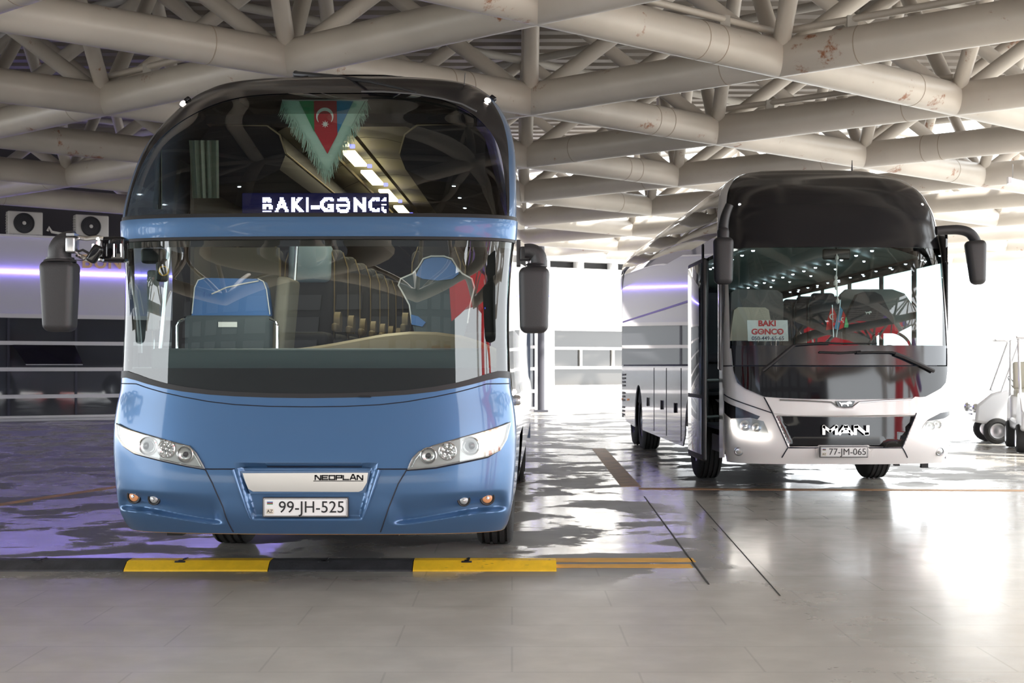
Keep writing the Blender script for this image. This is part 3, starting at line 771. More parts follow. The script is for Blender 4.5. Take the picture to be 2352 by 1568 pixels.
# --- headlights
def lampset(body, parent, name, outline, lens_out, lamps, glow, bar_px, scale=1.0):
    h = body.patch(outline, .003, .02, .022, px=True).build(name, M['lamp_grey'], parent)
    body.patch(outline, .026, .004, .03, px=True, bulge=.0).build('lens', M['lens'], h)
    mb = MB(); uz = [body.inv(*p) for p in outline]
    body.line(uz, .005, .012, mb, closed=True, sub=5); mb.build('lamp_bezel', M['satin'], h)
    for (px, py, r, kind) in lamps:
        u, z = body.inv(px, py); p = body.P(u, z, .004); n_ = body.N(u, z); n_ = (n_+Vector((0, -1.6, 0))).normalized(); r *= scale
        ring = MB(); ring.lathe(p, n_, [(0, r*1.25), (.014, r*1.22), (.017, r*1.10), (.012, r*1.02), (.004, r*.98)], 32); ring = ring.build('lamp_ring', M['chrome'], h)
        dish = MB(); dish.lathe(p, n_, [(.010, r), (.002, r*.8), (0, r*.45), (-.002, 0)], 32); dish.build('reflector', M['lamp_silver'], ring)
        if kind == 'proj':
            MB().lathe(p, n_, [(.003, r*.72), (.012, r*.66), (.019, r*.4), (.021, 0)], 28).build('projector_lens', M['black_gloss'], ring)
        elif kind == 'led':
            b2 = MB()
            for k in range(6):
                a = 2*PI*k/6; t = n_.orthogonal().normalized(); w_ = n_.cross(t)
                b2.lathe(p+(t*math.cos(a)+w_*math.sin(a))*r*.58, n_, [(.004, r*.27), (.013, r*.2), (.016, 0)], 12)
            b2.lathe(p, n_, [(.004, r*.25), (.015, r*.15), (.017, 0)], 12); b2.build('lamp_cell', M['chrome'], ring)
        else:
            MB().lathe(p, n_, [(.003, r*.40), (.014, r*.34), (.02, r*.18), (.021, 0)], 20).build('bulb_shield', M['plastic_grey'], ring)
    if glow: body.patch(glow, .014, .006, .03, px=True).build('lit_lamp', M['warm_glow'], h)
    mb = MB(); body.line(bar_px, .004, .012, mb, px=True); mb.build('light_guide', M['lamp_silver'], h)
    return h
lampset(NB, coach, 'headlight', [(272, 973), (300, 987), (350, 1002), (400, 1016), (436, 1025), (451, 1040), (471, 1075), (430, 1068), (370, 1055), (312, 1040), (286, 1022), (274, 1000)],
        None, [(342, 1024, .048, 'proj'), (384, 1031, .046, 'led'), (427, 1043, .043, 'bulb')], [(281, 984), (312, 994), (309, 1035), (291, 1022), (281, 1005)], [(463, 1070), (452, 1050), (444, 1038)])  # left outer glow also stands for a sky reflection on the lens
lampset(NB, coach, 'headlight', [(1168, 970), (1120, 988), (1060, 1005), (995, 1024), (962, 1038), (948, 1052), (936, 1077), (1000, 1071), (1060, 1059), (1118, 1047), (1146, 1033), (1160, 1008)],
        None, [(984, 1046, .043, 'bulb'), (1028, 1036, .046, 'led'), (1080, 1024, .048, 'proj')], [(1098, 999), (1150, 984), (1153, 1004), (1140, 1028), (1100, 1040)], [(946, 1072), (954, 1056), (965, 1042)])
# fog lamps
for px, py, r, m_, nm in ((305, 1140, .036, 'amber', 'turn_lamp'), (351, 1146, .031, 'lamp_grey', 'fog_lamp'), (1065, 1149, .031, 'lamp_grey', 'fog_lamp'), (1119, 1144, .036, 'amber', 'turn_lamp')):
    u, z = NB.inv(px, py); p = NB.P(u, z, .0); n_ = (NB.N(u, z)+Vector((0, -1.0, .1))).normalized()
    f = MB(); f.lathe(p, n_, [(-.03, r*1.35), (.002, r*1.35), (.008, r*1.25), (.006, r*1.02), (-.002, r*1.0), (-.004, 0)], 32); f = f.build(nm, M['gasket'], coach)
    MB().lathe(p, n_, [(0, r*.92), (.008, r*.8), (.014, r*.45), (.016, 0)], 28).build('lamp_glass', M[m_], f)
    MB().lathe(p, n_, [(.012, r*.35), (.019, r*.25), (.020, 0)], 16).build('lamp_bulb', M['chrome'], f)
# marker lamps on the roof shoulders and the small ears
for px, py in ((414, 229), (1119, 233)):
    u, z = NB.inv(px, py); p = NB.P(u, z, 0); n_ = (NB.N(u, z)+Vector((0, -1, 0))).normalized()
    f = MB(); f.lathe(p, n_, [(-.02, .030), (.012, .030), (.016, .024), (.008, .022)], 24); f = f.build('marker_lamp', M['gasket'], coach)
    MB().lathe(p, n_, [(.006, .021), (.018, .016), (.022, 0)], 20).build('lamp_glass', M['marker'], f)
for sg, q_ in ((-1, (424, 222)), (1, (1137, 225))):
    p = NB.P(*NB.inv(*q_), .0); mb = MB(); mb.rbox(p+Vector((0, .02, .01)), (.035, .09, .05), .012, Matrix.Rotation(-.9*sg, 3, 'Y')); mb.build('shoulder_cap', M['black_gloss'], coach)
# wiper over the upper glass
W0 = NB.P(*NB.inv(680, 183), .045); W1 = NB.P(*NB.inv(850, 202), .05); W2 = NB.P(*NB.inv(955, 222), .035)
wp = MB(); wp.path([W0, W0.lerp(W1, .5)+Vector((0, 0, .006)), W1, W2], .014, 8, rs=[.020, .018, .012, .007]); wp = wp.build('wiper', M['gasket'], coach)
MB().lathe(W0+Vector((0, .03, -.01)), (0, -1, .5), [(-.03, .026), (.03, .026), (.045, .016), (.046, 0)], 20).build('wiper_pivot', M['plastic_grey'], wp)
bl = MB(); bl.path([NB.P(*NB.inv(x, y), .022) for x, y in ((830, 217), (880, 217), (950, 222), (1010, 232), (1060, 245), (1093, 262))], .007, 6); bl.build('wiper_blade', M['plastic_grey'], wp)
A0 = NB.P(.62, 3.50, 0); MB().tube(NB.P(*NB.inv(1066, 196), 0), NB.P(*NB.inv(1066, 196), 0)+Vector((.008, 0, .09)), .003, 6).build('antenna', M['ink'], coach)
MB().rbox(NB.P(*NB.inv(838, 911), .012), (.08, .012, .008), .003).build('washer_nozzle', M['gasket'], coach)
# wheels
for y in (2.85, 8.9, 10.2):
    for sx in (-1, 1):
        t = MB(); r_ = MB(); wheel(t, r_, NB.loc(sx*1.07, y, .50), .50, .30, NB.loc(1, 0, 0)-NB.loc(0, 0, 0))
        t = t.build('wheel', M['rubber'], coach); r_.build('rim', M['satin'], t)
# side lamp and rear mirrors
MB().lathe(NB.loc(1.28, .75, 1.22), NB.loc(1, -.25, 0)-NB.loc(0, 0, 0), [(-.01, .035), (.02, .034), (.035, .022), (.04, 0)], 20).build('side_lamp', M['lamp_silver'], coach)
mb = MB()
for k in range(9): mb.box((1.285, .9+k*.9, 1.15), (.01, .03, .02))
mb.build('side_marker', M['warm_glow'], coach, NB.xf)['kind'] = 'stuff'
def head(px0, px1, py0, py1, Y, name_parent, taper=.82, dep=.20, grooves=False):
    a = at(px0, py1, Y); b_ = at(px1, py0, Y); c = (a+b_)/2
    mb = MB(); mb.rbox(c, (b_.x-a.x, dep, b_.z-a.z), .045, None, 6, taper); return mb.build('mirror_head', M['plastic'], name_parent), a, b_
def elbow(parent, pts, Y, r, name='mirror_elbow', m_='plastic'):
    mb = MB(); P = [at(px, py, Y) for px, py, *_ in pts]
    # smooth curve through the points
    Q = []
    for i in range(len(P)-1):
        p0 = P[max(i-1, 0)]; p1 = P[i]; p2 = P[i+1]; p3 = P[min(i+2, len(P)-1)]
        for k in range(6):
            t = k/6; Q.append(.5*((2*p1)+(p2-p0)*t+(2*p0-5*p1+4*p2-p3)*t*t+(3*p1-p0-3*p2+p3)*t**3))
    Q.append(P[-1]); rs = [r[0]+(r[1]-r[0])*i/(len(Q)-1) for i in range(len(Q))]
    mb.path(Q, r[0], 16, rs=rs); return mb.build(name, M[m_], parent)
YM = 8.62
arm = MB(); a = at(240, 602, YM+.12); b_ = at(292, 545, YM+.12)
arm.rbox((a+b_)/2, (b_.x-a.x, .14, b_.z-a.z), .02); arm.rbox(at(236, 573, YM+.1), (.03, .12, .155), .008); arm = arm.build('mirror_arm', M['black_gloss'], coach)
for k, x in enumerate((262, 278)): MB().tube(at(x, 560, YM+.03), at(x, 590, YM+.03), .006, 8).build('arm_highlight_rod', M['chrome'], arm)
mh, a, b_ = head(97, 178, 600, 762, YM, arm, .84)
elbow(arm, [(138, 600), (137, 578), (144, 563), (158, 557), (172, 556)], YM, (.070, .070))
mb = MB(); mb.lathe(at(138, 597, YM), (0, 0, -1), [(-.015, .070), (-.015, .085), (-.004, .085), (0, .095), (.012, .10), (.012, .06)], 28); mb.build('mirror_collar', M['plastic'], arm)
mb = MB(); mb.rbox(at(166, 563, YM-.05), (.060, .10, .098), .012); mb.box(at(167, 540, YM-.03), (.05, .1, .016)); mb.build('hinge_cover', M['satin'], arm)
mb = MB(); mb.path([at(176, 545, YM), at(200, 548, YM), at(222, 545, YM), at(238, 548, YM)], .014, 8); mb.path([at(176, 584, YM), at(200, 596, YM), at(222, 590, YM), at(238, 596, YM)], .014, 8)
mb.tube(at(226, 545, YM), at(226, 598, YM), .016, 8); mb.tube(at(214, 560, YM), at(214, 590, YM), .01, 8); mb.build('hinge_frame', M['chrome'], arm)
mb = MB(); mb.rbox(at(218, 583, YM-.08), (.062, .07, .115), .018, Matrix.Rotation(.55, 3, 'Y')); cmr = mb.build('wide_angle_mirror', M['black_gloss'], arm)
mb = MB(); mb.path([at(205, 582, YM-.03), at(190, 574, YM-.03), at(178, 578, YM-.02)], .008, 8); mb.build('mirror_stalk', M['plastic'], cmr)
mb = MB(); mb.path([at(160, 590, YM-.07), at(172, 597, YM-.08), at(190, 598, YM-.08), at(205, 590, YM-.07)], .0025, 6); mb.build('mirror_cable', M['ink'], cmr)
# right hand mirror
arm = MB(); a = at(1187, 612, YM+.1); b_ = at(1195, 552, YM+.1); arm.rbox((a+b_)/2, (.026, .12, b_.z-a.z), .006)
arm.rbox(at(1207, 583, YM+.06), (.07, .09, .088), .012); arm = arm.build('mirror_arm', M['plastic'], coach)
elbow(arm, [(1205, 576), (1220, 576), (1233, 583), (1238, 596), (1238, 612)], YM, (.043, .052))
mb = MB(); mb.lathe(at(1231, 612, YM), (0, 0, -1), [(-.02, .052), (-.012, .066), (-.004, .055), (.004, .068), (.012, .056), (.018, .075), (.018, .03)], 28); mb.build('mirror_collar', M['plastic'], arm)
head(1191, 1262, 614, 765, YM, arm, .90)
for sx, px in ((1, 1187), (1, 1261)): MB().lathe(at(px, 680, YM-.02), (sx, -.3, 0), [(-.004, .006), (.005, .004), (.006, 0)], 10).build('blue_status_lamp', M['blue_dot'], arm)
MB().rbox(NB.loc(-1.262, .5, 1.56), (.03, .05, .16), .004).build('pale_sticker', mat('pale_sticker', (.45, .50, .46), .6), coach)
# --- cabin
lin = MB()
def ibox(mb, x0, x1, y0, y1, z0, z1): return mb.box(((x0+x1)/2, (y0+y1)/2, (z0+z1)/2), (x1-x0, y1-y0, z1-z0))
ibox(lin, -1.2, 1.2, .55, 11.6, .72, .76); ibox(lin, -1.2, 1.2, 2.6, 11.6, 1.18, 1.24); ibox(lin, -1.2, 1.2, 11.55, 11.6, .8, 3.3)
for sx in (-1, 1):
    ibox(lin, min(sx*1.2, sx*1.23), max(sx*1.2, sx*1.23), 2.0, 11.6, .76, 3.0); ibox(lin, min(sx*1.2, sx*1.23), max(sx*1.2, sx*1.23), .55, 2.0, .76, 1.25)
lin.build('cabin_lining', M['interior'], coach, NB.xf, smooth=False)
mb = MB()                                              # arched ceiling panels
for k in range(9):
    y0 = 1.75+k*1.12
    P = []
    for y in (y0, y0+1.10):
        for i in range(9):
            x = -.62+i*.155; P.append((x, y, 3.33-.20*(x/.62)**2))
    mb.grid([Vector(p) for p in P], 9, 2)
mb.build('ceiling_panel', M['int_ceiling'], coach, NB.xf)
mb = MB(); ibox(mb, -.80, .80, 1.75, 11.6, 3.42, 3.44); ibox(mb, -.98, .98, 1.46, 1.6, 3.20, 3.27)
mb.build('roof_lining', M['int_dark'], coach, NB.xf, smooth=False)
for sx in (-1, 1):                                     # luggage racks with reading lamps
    mb = MB(); pr = [(.42, 2.98), (.46, 2.88), (.62, 2.80), (1.04, 2.76), (1.04, 3.1), (.96, 3.2), (.52, 3.2), (.44, 3.12)]
    mb.prism([Vector((sx*x, 1.55, z)) for x, z in pr], (0, 10, 0)); rk = mb.build('luggage_rack', M['int_dark'], coach, NB.xf)
    MB().path([Vector((sx*.95, 1.53, 3.21)), Vector((sx*.55, 1.53, 3.20)), Vector((sx*.455, 1.53, 3.13)), Vector((sx*.415, 1.55, 3.0)), Vector((sx*.415, 2.6, 3.0)), Vector((sx*.415, 11, 3.0))], .007, 6).build('rack_trim', M['seat_beige'], rk, NB.xf)
    for k in range(8):
        MB().lathe((sx*.80, 1.75+k*.72, 2.79), (0, 0, -1), [(-.0, .018), (.010, .012), (.012, 0)], 10).build('reading_lamp', M['led_dot'], rk, NB.xf)
for k, (y0, y1) in enumerate(((1.75, 2.45), (2.8, 3.55), (3.95, 4.8), (5.3, 6.15), (6.7, 7.4))):
    lp = MB(); lp.rbox((-.13, (y0+y1)/2, 3.20), (.11, y1-y0, .03), .008); lp = lp.build('ceiling_lamp', M['cabin_lamp'], coach, NB.xf)
    MB().rbox((-.06, y1+.06, 3.20), (.04, .03, .03), .006).build('blue_night_lamp', M['blue_dot'], lp, NB.xf)
mb = MB()
for x in (-.27, .03): ibox(mb, x-.008, x+.008, 1.6, 9, 3.19, 3.215)
mb.build('lamp_channel', M['seat_beige'], coach, NB.xf)
il_d = bpy.data.lights.new('cabin_light', 'AREA'); il_d.shape = 'RECTANGLE'; il_d.size = .3; il_d.size_y = 6; il_d.energy = 26; il_d.color = (1, .84, .55)
il = bpy.data.objects.new('cabin_light', il_d); COL.objects.link(il); il.parent = coach; il.location = NB.loc(-.13, 5.0, 3.16)-Vector(coach['_o']); il.rotation_euler = (0, 0, 0)
fl_d = bpy.data.lights.new('cab_fill_light', 'AREA'); fl_d.shape = 'RECTANGLE'; fl_d.size = 1.6; fl_d.size_y = .3; fl_d.energy = 9; fl_d.color = (1, .92, .8)  # added fill light brightening the cab front, no lamp fitting modelled
fl_o = bpy.data.objects.new('cab_fill_light', fl_d); COL.objects.link(fl_o); fl_o.parent = coach; fl_o.location = NB.loc(0, .75, 2.2)-Vector(coach['_o']); fl_o.rotation_euler = (math.radians(25), 0, 0)
# curtain folds
def curtain(px0, px1, py0, py1, Y):
    mb = MB(); nf = 34; P = []
    for k in range(9):
        t = k/8
        for i in range(nf):
            s = i/(nf-1); x = px0+(px1-px0)*(s*(1-.10*t)+.12*t); p = at(x, py0+(py1-py0)*t, Y+.03*math.sin(s*26)+.01*math.sin(s*60)); P.append(p)
    mb.grid(P, nf, 9); return mb.build('curtain', M['curtain'], coach)
curtain(434, 502, 322, 455, 10.02); curtain(352, 372, 330, 480, 9.95)
# dashboard
mb = MB(); mb.rbox((0, .80, 1.18), (2.3, .75, .30), .08); mb.rbox((.0, 1.25, .98), (2.3, .35, .50), .08)
mb.build('dashboard', M['dash'], coach, NB.xf)
mb = MB(); mb.rbox((0, .52, 1.42), (2.2, .12, .29), .03); mb.build('dashboard_top', M['dash_top'], coach, NB.xf)
mb = MB(); mb.prism([at(x, y, 11.15) for x, y in ((462, 800), (462, 568), (640, 568), (640, 800))], (0, .05, 0)); mb.build('galley_wall', mat('grey_beige_wall', (.13, .125, .105), .7), coach)
mb = MB(); P = []; nx_ = 30                                # beige cowl
top = [(575, 806), (640, 803), (700, 798), (760, 789), (820, 778), (880, 767), (940, 761), (1000, 762), (1060, 770), (1100, 782), (1140, 800)]
for Yy, dz, m_ in ((9.20, -.13, 0), (9.26, -.02, 0), (9.36, .0, 1), (9.75, -.02, 1), (9.9, -.2, 1)):
    for i in range(nx_):
        px = 575+(1140-575)*i/(nx_-1); py = np.interp(px, [t[0] for t in top], [t[1] for t in top]); p = at(px, py, 9.36); P.append(Vector((p.x, Yy, max(p.z+dz, 1.20))))
mb.grid(P, nx_, 5); mb.build('dashboard_cowl', M['dash_beige'], coach)
# steering wheel
cst = at(980, 822, 9.95); tl = Vector((0, -.52, .85)).normalized(); tu = Vector((1, 0, 0)); tv = tl.cross(tu)
sw = MB(); sw.path([cst+(tu*math.cos(a)+tv*math.sin(a))*.235 for a in [2*PI*k/36 for k in range(36)]], .016, 8, True); sw = sw.build('steering_wheel', M['plastic_grey'], coach)
mb = MB(); mb.lathe(cst, tl, [(-.06, .03), (-.03, .07), (.0, .08), (.015, .05), (.016, 0)], 20)
for a in (PI, 0, -PI/2): mb.tube(cst, cst+(tu*math.cos(a)+tv*math.sin(a))*.23, .014, 8)
mb.build('steering_hub', M['dash'], sw)
# guide seat (folded, blue top over a grey console with rails)
Yg = 10.05
def ring(pxs, Y, r, name, m_, parent, closed=False):
    return MB().path([at(x, y, Y) for x, y in pxs], r, 8, closed).build(name, M[m_] if isinstance(m_, str) else m_, parent)
gs = MB(); P = [at(x, y, Yg) for x, y in ((440, 725), (447, 660), (455, 643), (470, 638), (590, 640), (605, 646), (612, 665), (620, 725))]; gs.prism(P, (0, .16, 0)); gs = gs.build('guide_seat', M['seat_blue'], coach)
ring([(441, 720), (447, 660), (455, 643), (470, 638)], Yg-.01, .004, 'seat_piping', 'piping', gs); ring([(592, 640), (605, 646), (612, 665), (620, 722)], Yg-.01, .004, 'seat_piping', 'piping', gs)
mb = MB(); mb.path([at(x, y, Yg-.012) for x, y in ((486, 675), (520, 660), (560, 651), (594, 645))], .005, 6); mb.build('seat_stripe', M['piping'], gs)
mb = MB(); a = at(424, 806, Yg-.02); b_ = at(622, 724, Yg-.02); mb.rbox((a+b_)/2+Vector((0, .1, 0)), (b_.x-a.x, .24, b_.z-a.z), .03); mb.build('seat_console', M['seat_grey'], gs)
mb = MB()
for sx, x in ((1, 407), (-1, 637)):
    mb.path([at(x, 805, Yg-.08), at(x, 748, Yg-.08), at(x+sx*5, 738, Yg-.08), at(x+sx*18, 732, Yg-.08)], .011, 8)
mb.build('grab_rail', M['chrome'], gs)
MB().box(at(523, 745, Yg-.045), (.135, .004, .037)).build('name_card', M['plate'], gs)
text_mb('Rəsmi Nəqliyyat', .014, frame_xf(at(523, 745, Yg-.049), (1, 0, 0), (0, 0, 1)), .0005).build('card_text', M['ink'], gs) if False else None
mb = MB(); mb.rbox(at(655, 735, Yg+.3), (.10, .5, .62), .03, Matrix.Rotation(.09, 3, 'Y')); mb.build('partition_panel', mat('dull_beige_panel', (.15, .14, .11), .7), coach)
mb = MB(); mb.tube(at(368, 812, 9.6), at(390, 556, 9.6), .016, 8); mb.tube(at(676, 650, 11), at(682, 560, 11), .014, 8); mb.build('cabin_pole', M['satin'], coach)
# radio pod upper left
mb = MB(); mb.rbox(at(352, 588, 9.45), (.15, .10, .10), .02); mb.rbox(at(372, 620, 9.45), (.07, .09, .16), .02); pod = mb.build('ticket_reader', M['gasket'], coach)
MB().lathe(at(376, 622, 9.39), (0, -1, 0), [(0, .035), (.01, .034), (.01, .028), (0, .027)], 20).build('yellow_ring', mat('yellow_plastic', (.7, .42, .05), .4), pod)
mb = MB(); mb.rbox(at(352, 690, 9.7), (.07, .10, .42), .02); mb.build('door_pillar_trim', M['grey_mid'], coach)
# driver seat
Yd = 10.35
out = [(946, 742), (940, 700), (925, 672), (915, 655), (920, 640), (948, 628), (962, 612), (972, 594), (990, 588), (1020, 588), (1038, 594), (1050, 614), (1062, 628), (1084, 640), (1090, 660), (1080, 700), (1074, 742), (1060, 790), (960, 790)]
ds = MB(); ds.prism([at(x, y, Yd) for x, y in out], (0, .14, 0)); ds = ds.build('driver_seat', M['seat_grey'], coach)
ring(out[:17], Yd-.008, .006, 'seat_piping', 'piping', ds)
mb = MB(); mb.prism([at(x, y, Yd-.02) for x, y in ((955, 632), (965, 612), (975, 596), (992, 591), (1018, 591), (1036, 597), (1046, 612), (1054, 628), (1040, 640), (1005, 644), (970, 640))], (0, .03, 0)); mb.build('headrest', M['seat_blue'], ds)
mb = MB(); mb.prism([at(x, y, Yd-.02) for x, y in ((945, 745), (944, 722), (960, 726), (978, 740), (970, 750))], (0, .03, 0)); mb.build('seat_bolster', M['seat_blue'], ds)
mb = MB(); mb.rbox(at(1012, 800, Yd-.15), (.5, .5, .14), .05); mb.build('seat_cushion', M['seat_grey'], ds)
# passenger seats, each a part with sub-parts
def pass_seat(x, y, z, parent, fab, trim, cloth=None, xf=NB.xf, w_=.44, arm_side=0, piping=True):
    b = MB(); b.rbox((x, y+.10, z+.80), (w_, .13, .82), .055, Matrix.Rotation(-.14, 3, 'X'), 4); b.rbox((x, y-.16, z+.42), (w_, .46, .14), .05, None, 4)
    b.box((x, y-.1, z+.2), (.3, .3, .38)); b.rbox((x, y+.145, z+1.16), (w_*.72, .11, .22), .05, Matrix.Rotation(-.14, 3, 'X'), 4)
    s = b.build('passenger_seat', M[fab], parent, xf)
    if piping:
        q = MB()
        for sx in (-1, 1): q.path([Vector((x+sx*w_*.49, y-.0, z+.45)), Vector((x+sx*w_*.49, y+.03, z+.8)), Vector((x+sx*w_*.47, y+.08, z+1.1)), Vector((x+sx*w_*.36, y+.10, z+1.24))], .006, 6)
        q.build('seat_piping', M[trim], s, xf)
    if cloth:
        q = MB(); q.rbox((x, y+.105, z+1.08), (w_*.84, .14, .34), .05, Matrix.Rotation(-.14, 3, 'X'), 4); q.build('head_cover', M[cloth], s, xf)
    if arm_side:
        ax = x+arm_side*(w_/2+.035); q = MB()
        q.lathe((ax-.025, y-.02, z+.58), (1, 0, 0), [(0, .0), (0, .085), (.05, .085), (.05, 0)], 20); q.rbox((ax, y-.10, z+.53), (.05, .30, .07), .02); q.build('armrest', M[trim], s, xf)
    return s
for r_ in range(8):
    y = 3.15+r_*.82
    for x in (-.98, -.52): pass_seat(x, y, 1.24, coach, 'seat_dark', 'seat_beige', 'headcloth' if (r_ == 0 and x == -.52) else None, arm_side=(1 if x == -.52 else 0))
    if r_ >= 0:
        for x in (.54, 1.0): pass_seat(x, y+.2, 1.24, coach, 'seat_dark', 'seat_beige', None, arm_side=(-1 if x == .54 else 0))
# --- destination display: dot matrix
GL = {'B': ["XXXX.", "X..XX", "X...X", "XXXX.", "X...X", "X...X", "X..XX", "X.X.."], 'A': ["..XX..", ".XXXX.", ".X..X.", "XX..XX", "XXXXXX", "XXXXXX", "XX..XX", "XX..XX"],
      'K': ["XX..XX", "XX.XX.", "XXXX..", "XXX...", "XXXX..", "XX.XX.", "XX..XX", "XX..XX"], 'I': ["XX"]*8, '-': ["....", "....", "....", ".XXX", "XX..", ".XXX", "....", "...."],
      'G': [".XXXX.", "XX..XX", "XX....", "XX.XXX", "XX.XXX", "XX..XX", "XX..XX", ".XXXX."], 'Ə': [".XXXX.", "XX..XX", "....XX", "XXXXXX", "XXXXXX", "XX..XX", "XX..XX", ".XXXX."],
      'N': ["XX..XX", "XXX.XX", "XXXXXX", "XXXXXX", "XX.XXX", "XX..XX", "XX..XX", "XX..XX"], 'C': [".XXXX.", "XX..XX", "XX....", "XX....", "XX....", "XX....", "XX..XX", ".XXXX."],
      'e': [".XXX", "X...", "....", "XXXX", "....", "X...", "XX..", ".XXX"]}
Ys = 9.12
dsp = MB(); a = at(556, 512, Ys+.02); b_ = at(892, 443, Ys+.02); dsp.rbox((a+b_)/2+Vector((0, .02, 0)), (b_.x-a.x, .04, b_.z-a.z), .006); dsp = dsp.build('destination_display', M['sign_bg'], coach)
SLOT = [(603, 627), (631, 664), (669, 700), (703, 710), (714, 734), (735, 768), (772, 804), (812, 841), (846, 873), (876, 898)]
mb = MB(); PT = 2.9
for ci, ch in enumerate("BAKI-GƏNCƏ"):
    g = text_mb(ch, 1.0, lambda v: v, 0, .045); tris = [[g.v[i] for i in f] for f in g.f if len(f) >= 3]
    xs = [v.x for v in g.v]; gx0, gx1 = min(xs), max(xs); a0, a1 = SLOT[ci]
    gz0, gz1 = (-.40, .42)
    if ch == '-': gz0, gz1 = -.4, .42
    def hit(x, y):
        if ch == 'Ə':
            X = (x-gx0)/(gx1-gx0)*2-1; Y = (y-gz0)/(gz1-gz0)*2-1; R = (abs(X)**2.6+abs(Y)**2.6)**(1/2.6)
            return (.58 < R < 1.0 and not (X < -.1 and .12 < Y < .50)) or (abs(Y+.04) < .15 and abs(X) < .8)
        for t in tris:
            for q in range(1, len(t)-1):
                if geometry.intersect_point_tri_2d((x, y), t[0].xy, t[q].xy, t[q+1].xy): return True
        return False
    nr = 12
    for r_ in range(nr):
        py = 454.5+r_*PT*1.06
        if ch == 'B' and r_ in (4, 9): continue
        if ch == 'Ə' and ci == 9 and r_ in (4, 6): continue
        k = 0
        while a0+k*PT < a1:
            px = a0+k*PT+PT/2; k += 1
            if px > 889: break
            gx = gx0+(px-a0)/(a1-a0)*(gx1-gx0); gy = gz1+(gz0-gz1)*(r_+.5)/nr
            if hit(gx, gy): mb.box(at(px, py, Ys), (PT*.80*Ys/F, .006, PT*.80*Ys/F))
mb.build('display_text', M['sign_px'], dsp, smooth=False)['kind'] = 'stuff'
# --- pennant hanging behind the upper glass
def up_back(py): return float(np.interp(py, [225, 420, 512], [9.86, 9.35, 9.2]))
YP = 9.86
pen = thing('pennant', at(742, 228, YP), 'fringed pennant in green, red and blue with crescent and star, hanging behind the upper windscreen', 'pennant')
def pm(pts, name, m_, y, th=.004, parent=pen):
    return MB().prism([at(px, py, y) for px, py in pts], (0, th, 0)).build(name, M[m_], parent, smooth=False)
pm([(652, 231), (838, 231), (751, 398)], 'border_cloth', 'cloth', YP+.006)
pm([(686, 231), (722, 231), (722, 303)], 'green_field', 'fgreen', YP)
pm([(721, 231), (773, 231), (775, 308), (752, 353), (722, 300)], 'red_field', 'red', YP-.002)
pm([(773, 231), (812, 231), (775, 306)], 'blue_field', 'fblue', YP)
mb = MB(); cc = at(746, 267, YP-.004); k = YP/F
P = []
for i in range(21):
    a = -PI*.13+(2*PI-PI*.48)*i/20-.0; P.append((a+PI*.0))
ro, ri = 20*k, 16.5*k; off = Vector((0, 0, -6*k))
outer = []; inner = []
for i in range(25):
    a = -PI*.25+1.5*PI*i/24
    outer.append(cc+Vector((math.cos(a)*ro, 0, math.sin(a)*ro)))
for i in range(25):
    a = -PI*.16+1.32*PI*i/24
    inner.append(cc+Vector((0, 0, -4*k))+Vector((math.cos(a)*ri, 0, math.sin(a)*ri)))
mb.add(outer+inner, [(i, i+1, 25+i+1, 25+i) for i in range(24)])
sc_ = at(747, 285, YP-.004)
mb.add([sc_+Vector((math.cos(PI*i/8)*(9*k if i % 2 == 0 else 4*k), 0, math.sin(PI*i/8)*(9*k if i % 2 == 0 else 4*k))) for i in range(16)], [tuple(range(16))])
mb.build('crescent_and_star', M['plate'], pen, smooth=False)
mb = MB(); rr = random.Random(5)
for sx in (0, 1):
    for i in range(150):
        t = i/149; a = Vector((650, 231)).lerp(Vector((751, 396)), t) if sx == 0 else Vector((842, 231)).lerp(Vector((751, 396)), t)
        L_ = 24+8*rr.random(); d = Vector(((-.35 if sx == 0 else .35)*rr.uniform(.4, 1.3)*(1-t*.8)+rr.uniform(-.15, .15), 1))
        p = at(a.x, a.y-3, YP+rr.uniform(-.01, .01)); q = at(a.x+d.x*L_, a.y+d.y*L_*rr.uniform(.75, 1.05), YP+rr.uniform(-.02, .01)); mb.tube(p, q, .0028, 4, .001)
mb.build('fringe', M['cloth'], pen)['kind'] = 'stuff'
MB().tube(at(648, 230, YP), at(845, 230, YP), .006, 8).build('hanging_rod', M['satin'], pen)
# ================================================================ the white coach
MBd = Body((3.655, 15.2), -1.1,
    [(.36, .10), (.5, .02), (.8, 0), (1.1, .02), (1.45, .06), (2.2, .17), (2.9, .38), (3.3, .60), (3.55, .88), (3.72, 1.25), (3.82, 1.7), (3.88, 2.5), (3.90, 3.2)],
    [(.36, 1.21), (.5, 1.25), (.8, 1.265), (2.2, 1.27), (2.9, 1.265), (3.3, 1.225), (3.55, 1.13), (3.70, .98), (3.80, .76), (3.87, .43), (3.90, .05)],
    [(.3, .5), (3.9, .5)], 2.7)
MBd.table(.37, 3.88)
wc = thing('coach', MBd.loc(0, 2.9, 0), 'white and black tourist coach with its front door open, parked to the right', 'coach')
def tab2(pts, b):
    q = sorted((u, z) for u, z in (b.inv(*p) for p in pts)); a = np.array(q); return lambda u: float(np.interp(u, a[:, 0], a[:, 1]))
def sym(f): return lambda u: f(-abs(u))
gB = sym(tab2([(1683, 800), (1686, 850), (1694, 878), (1712, 892), (1756, 911), (1800, 914), (1850, 916), (1925, 917)], MBd))   # bottom of the black front
UG = .835
def gB2(u): return gB(u)
def m_disp(x, z):
    d = 0
    if z < .98:
        zt_, zb_ = CH-(953-HY)*15.2/F, CH-(1027-HY)*15.2/F
        t = (zt_-z)/(zt_-zb_); hw = .775-.15*min(1, max(0, t)); e = min(hw-abs(x), zt_-z, z-zb_); d += .04*sstep(0, .02, e)
    return d
MBd.disp = m_disp
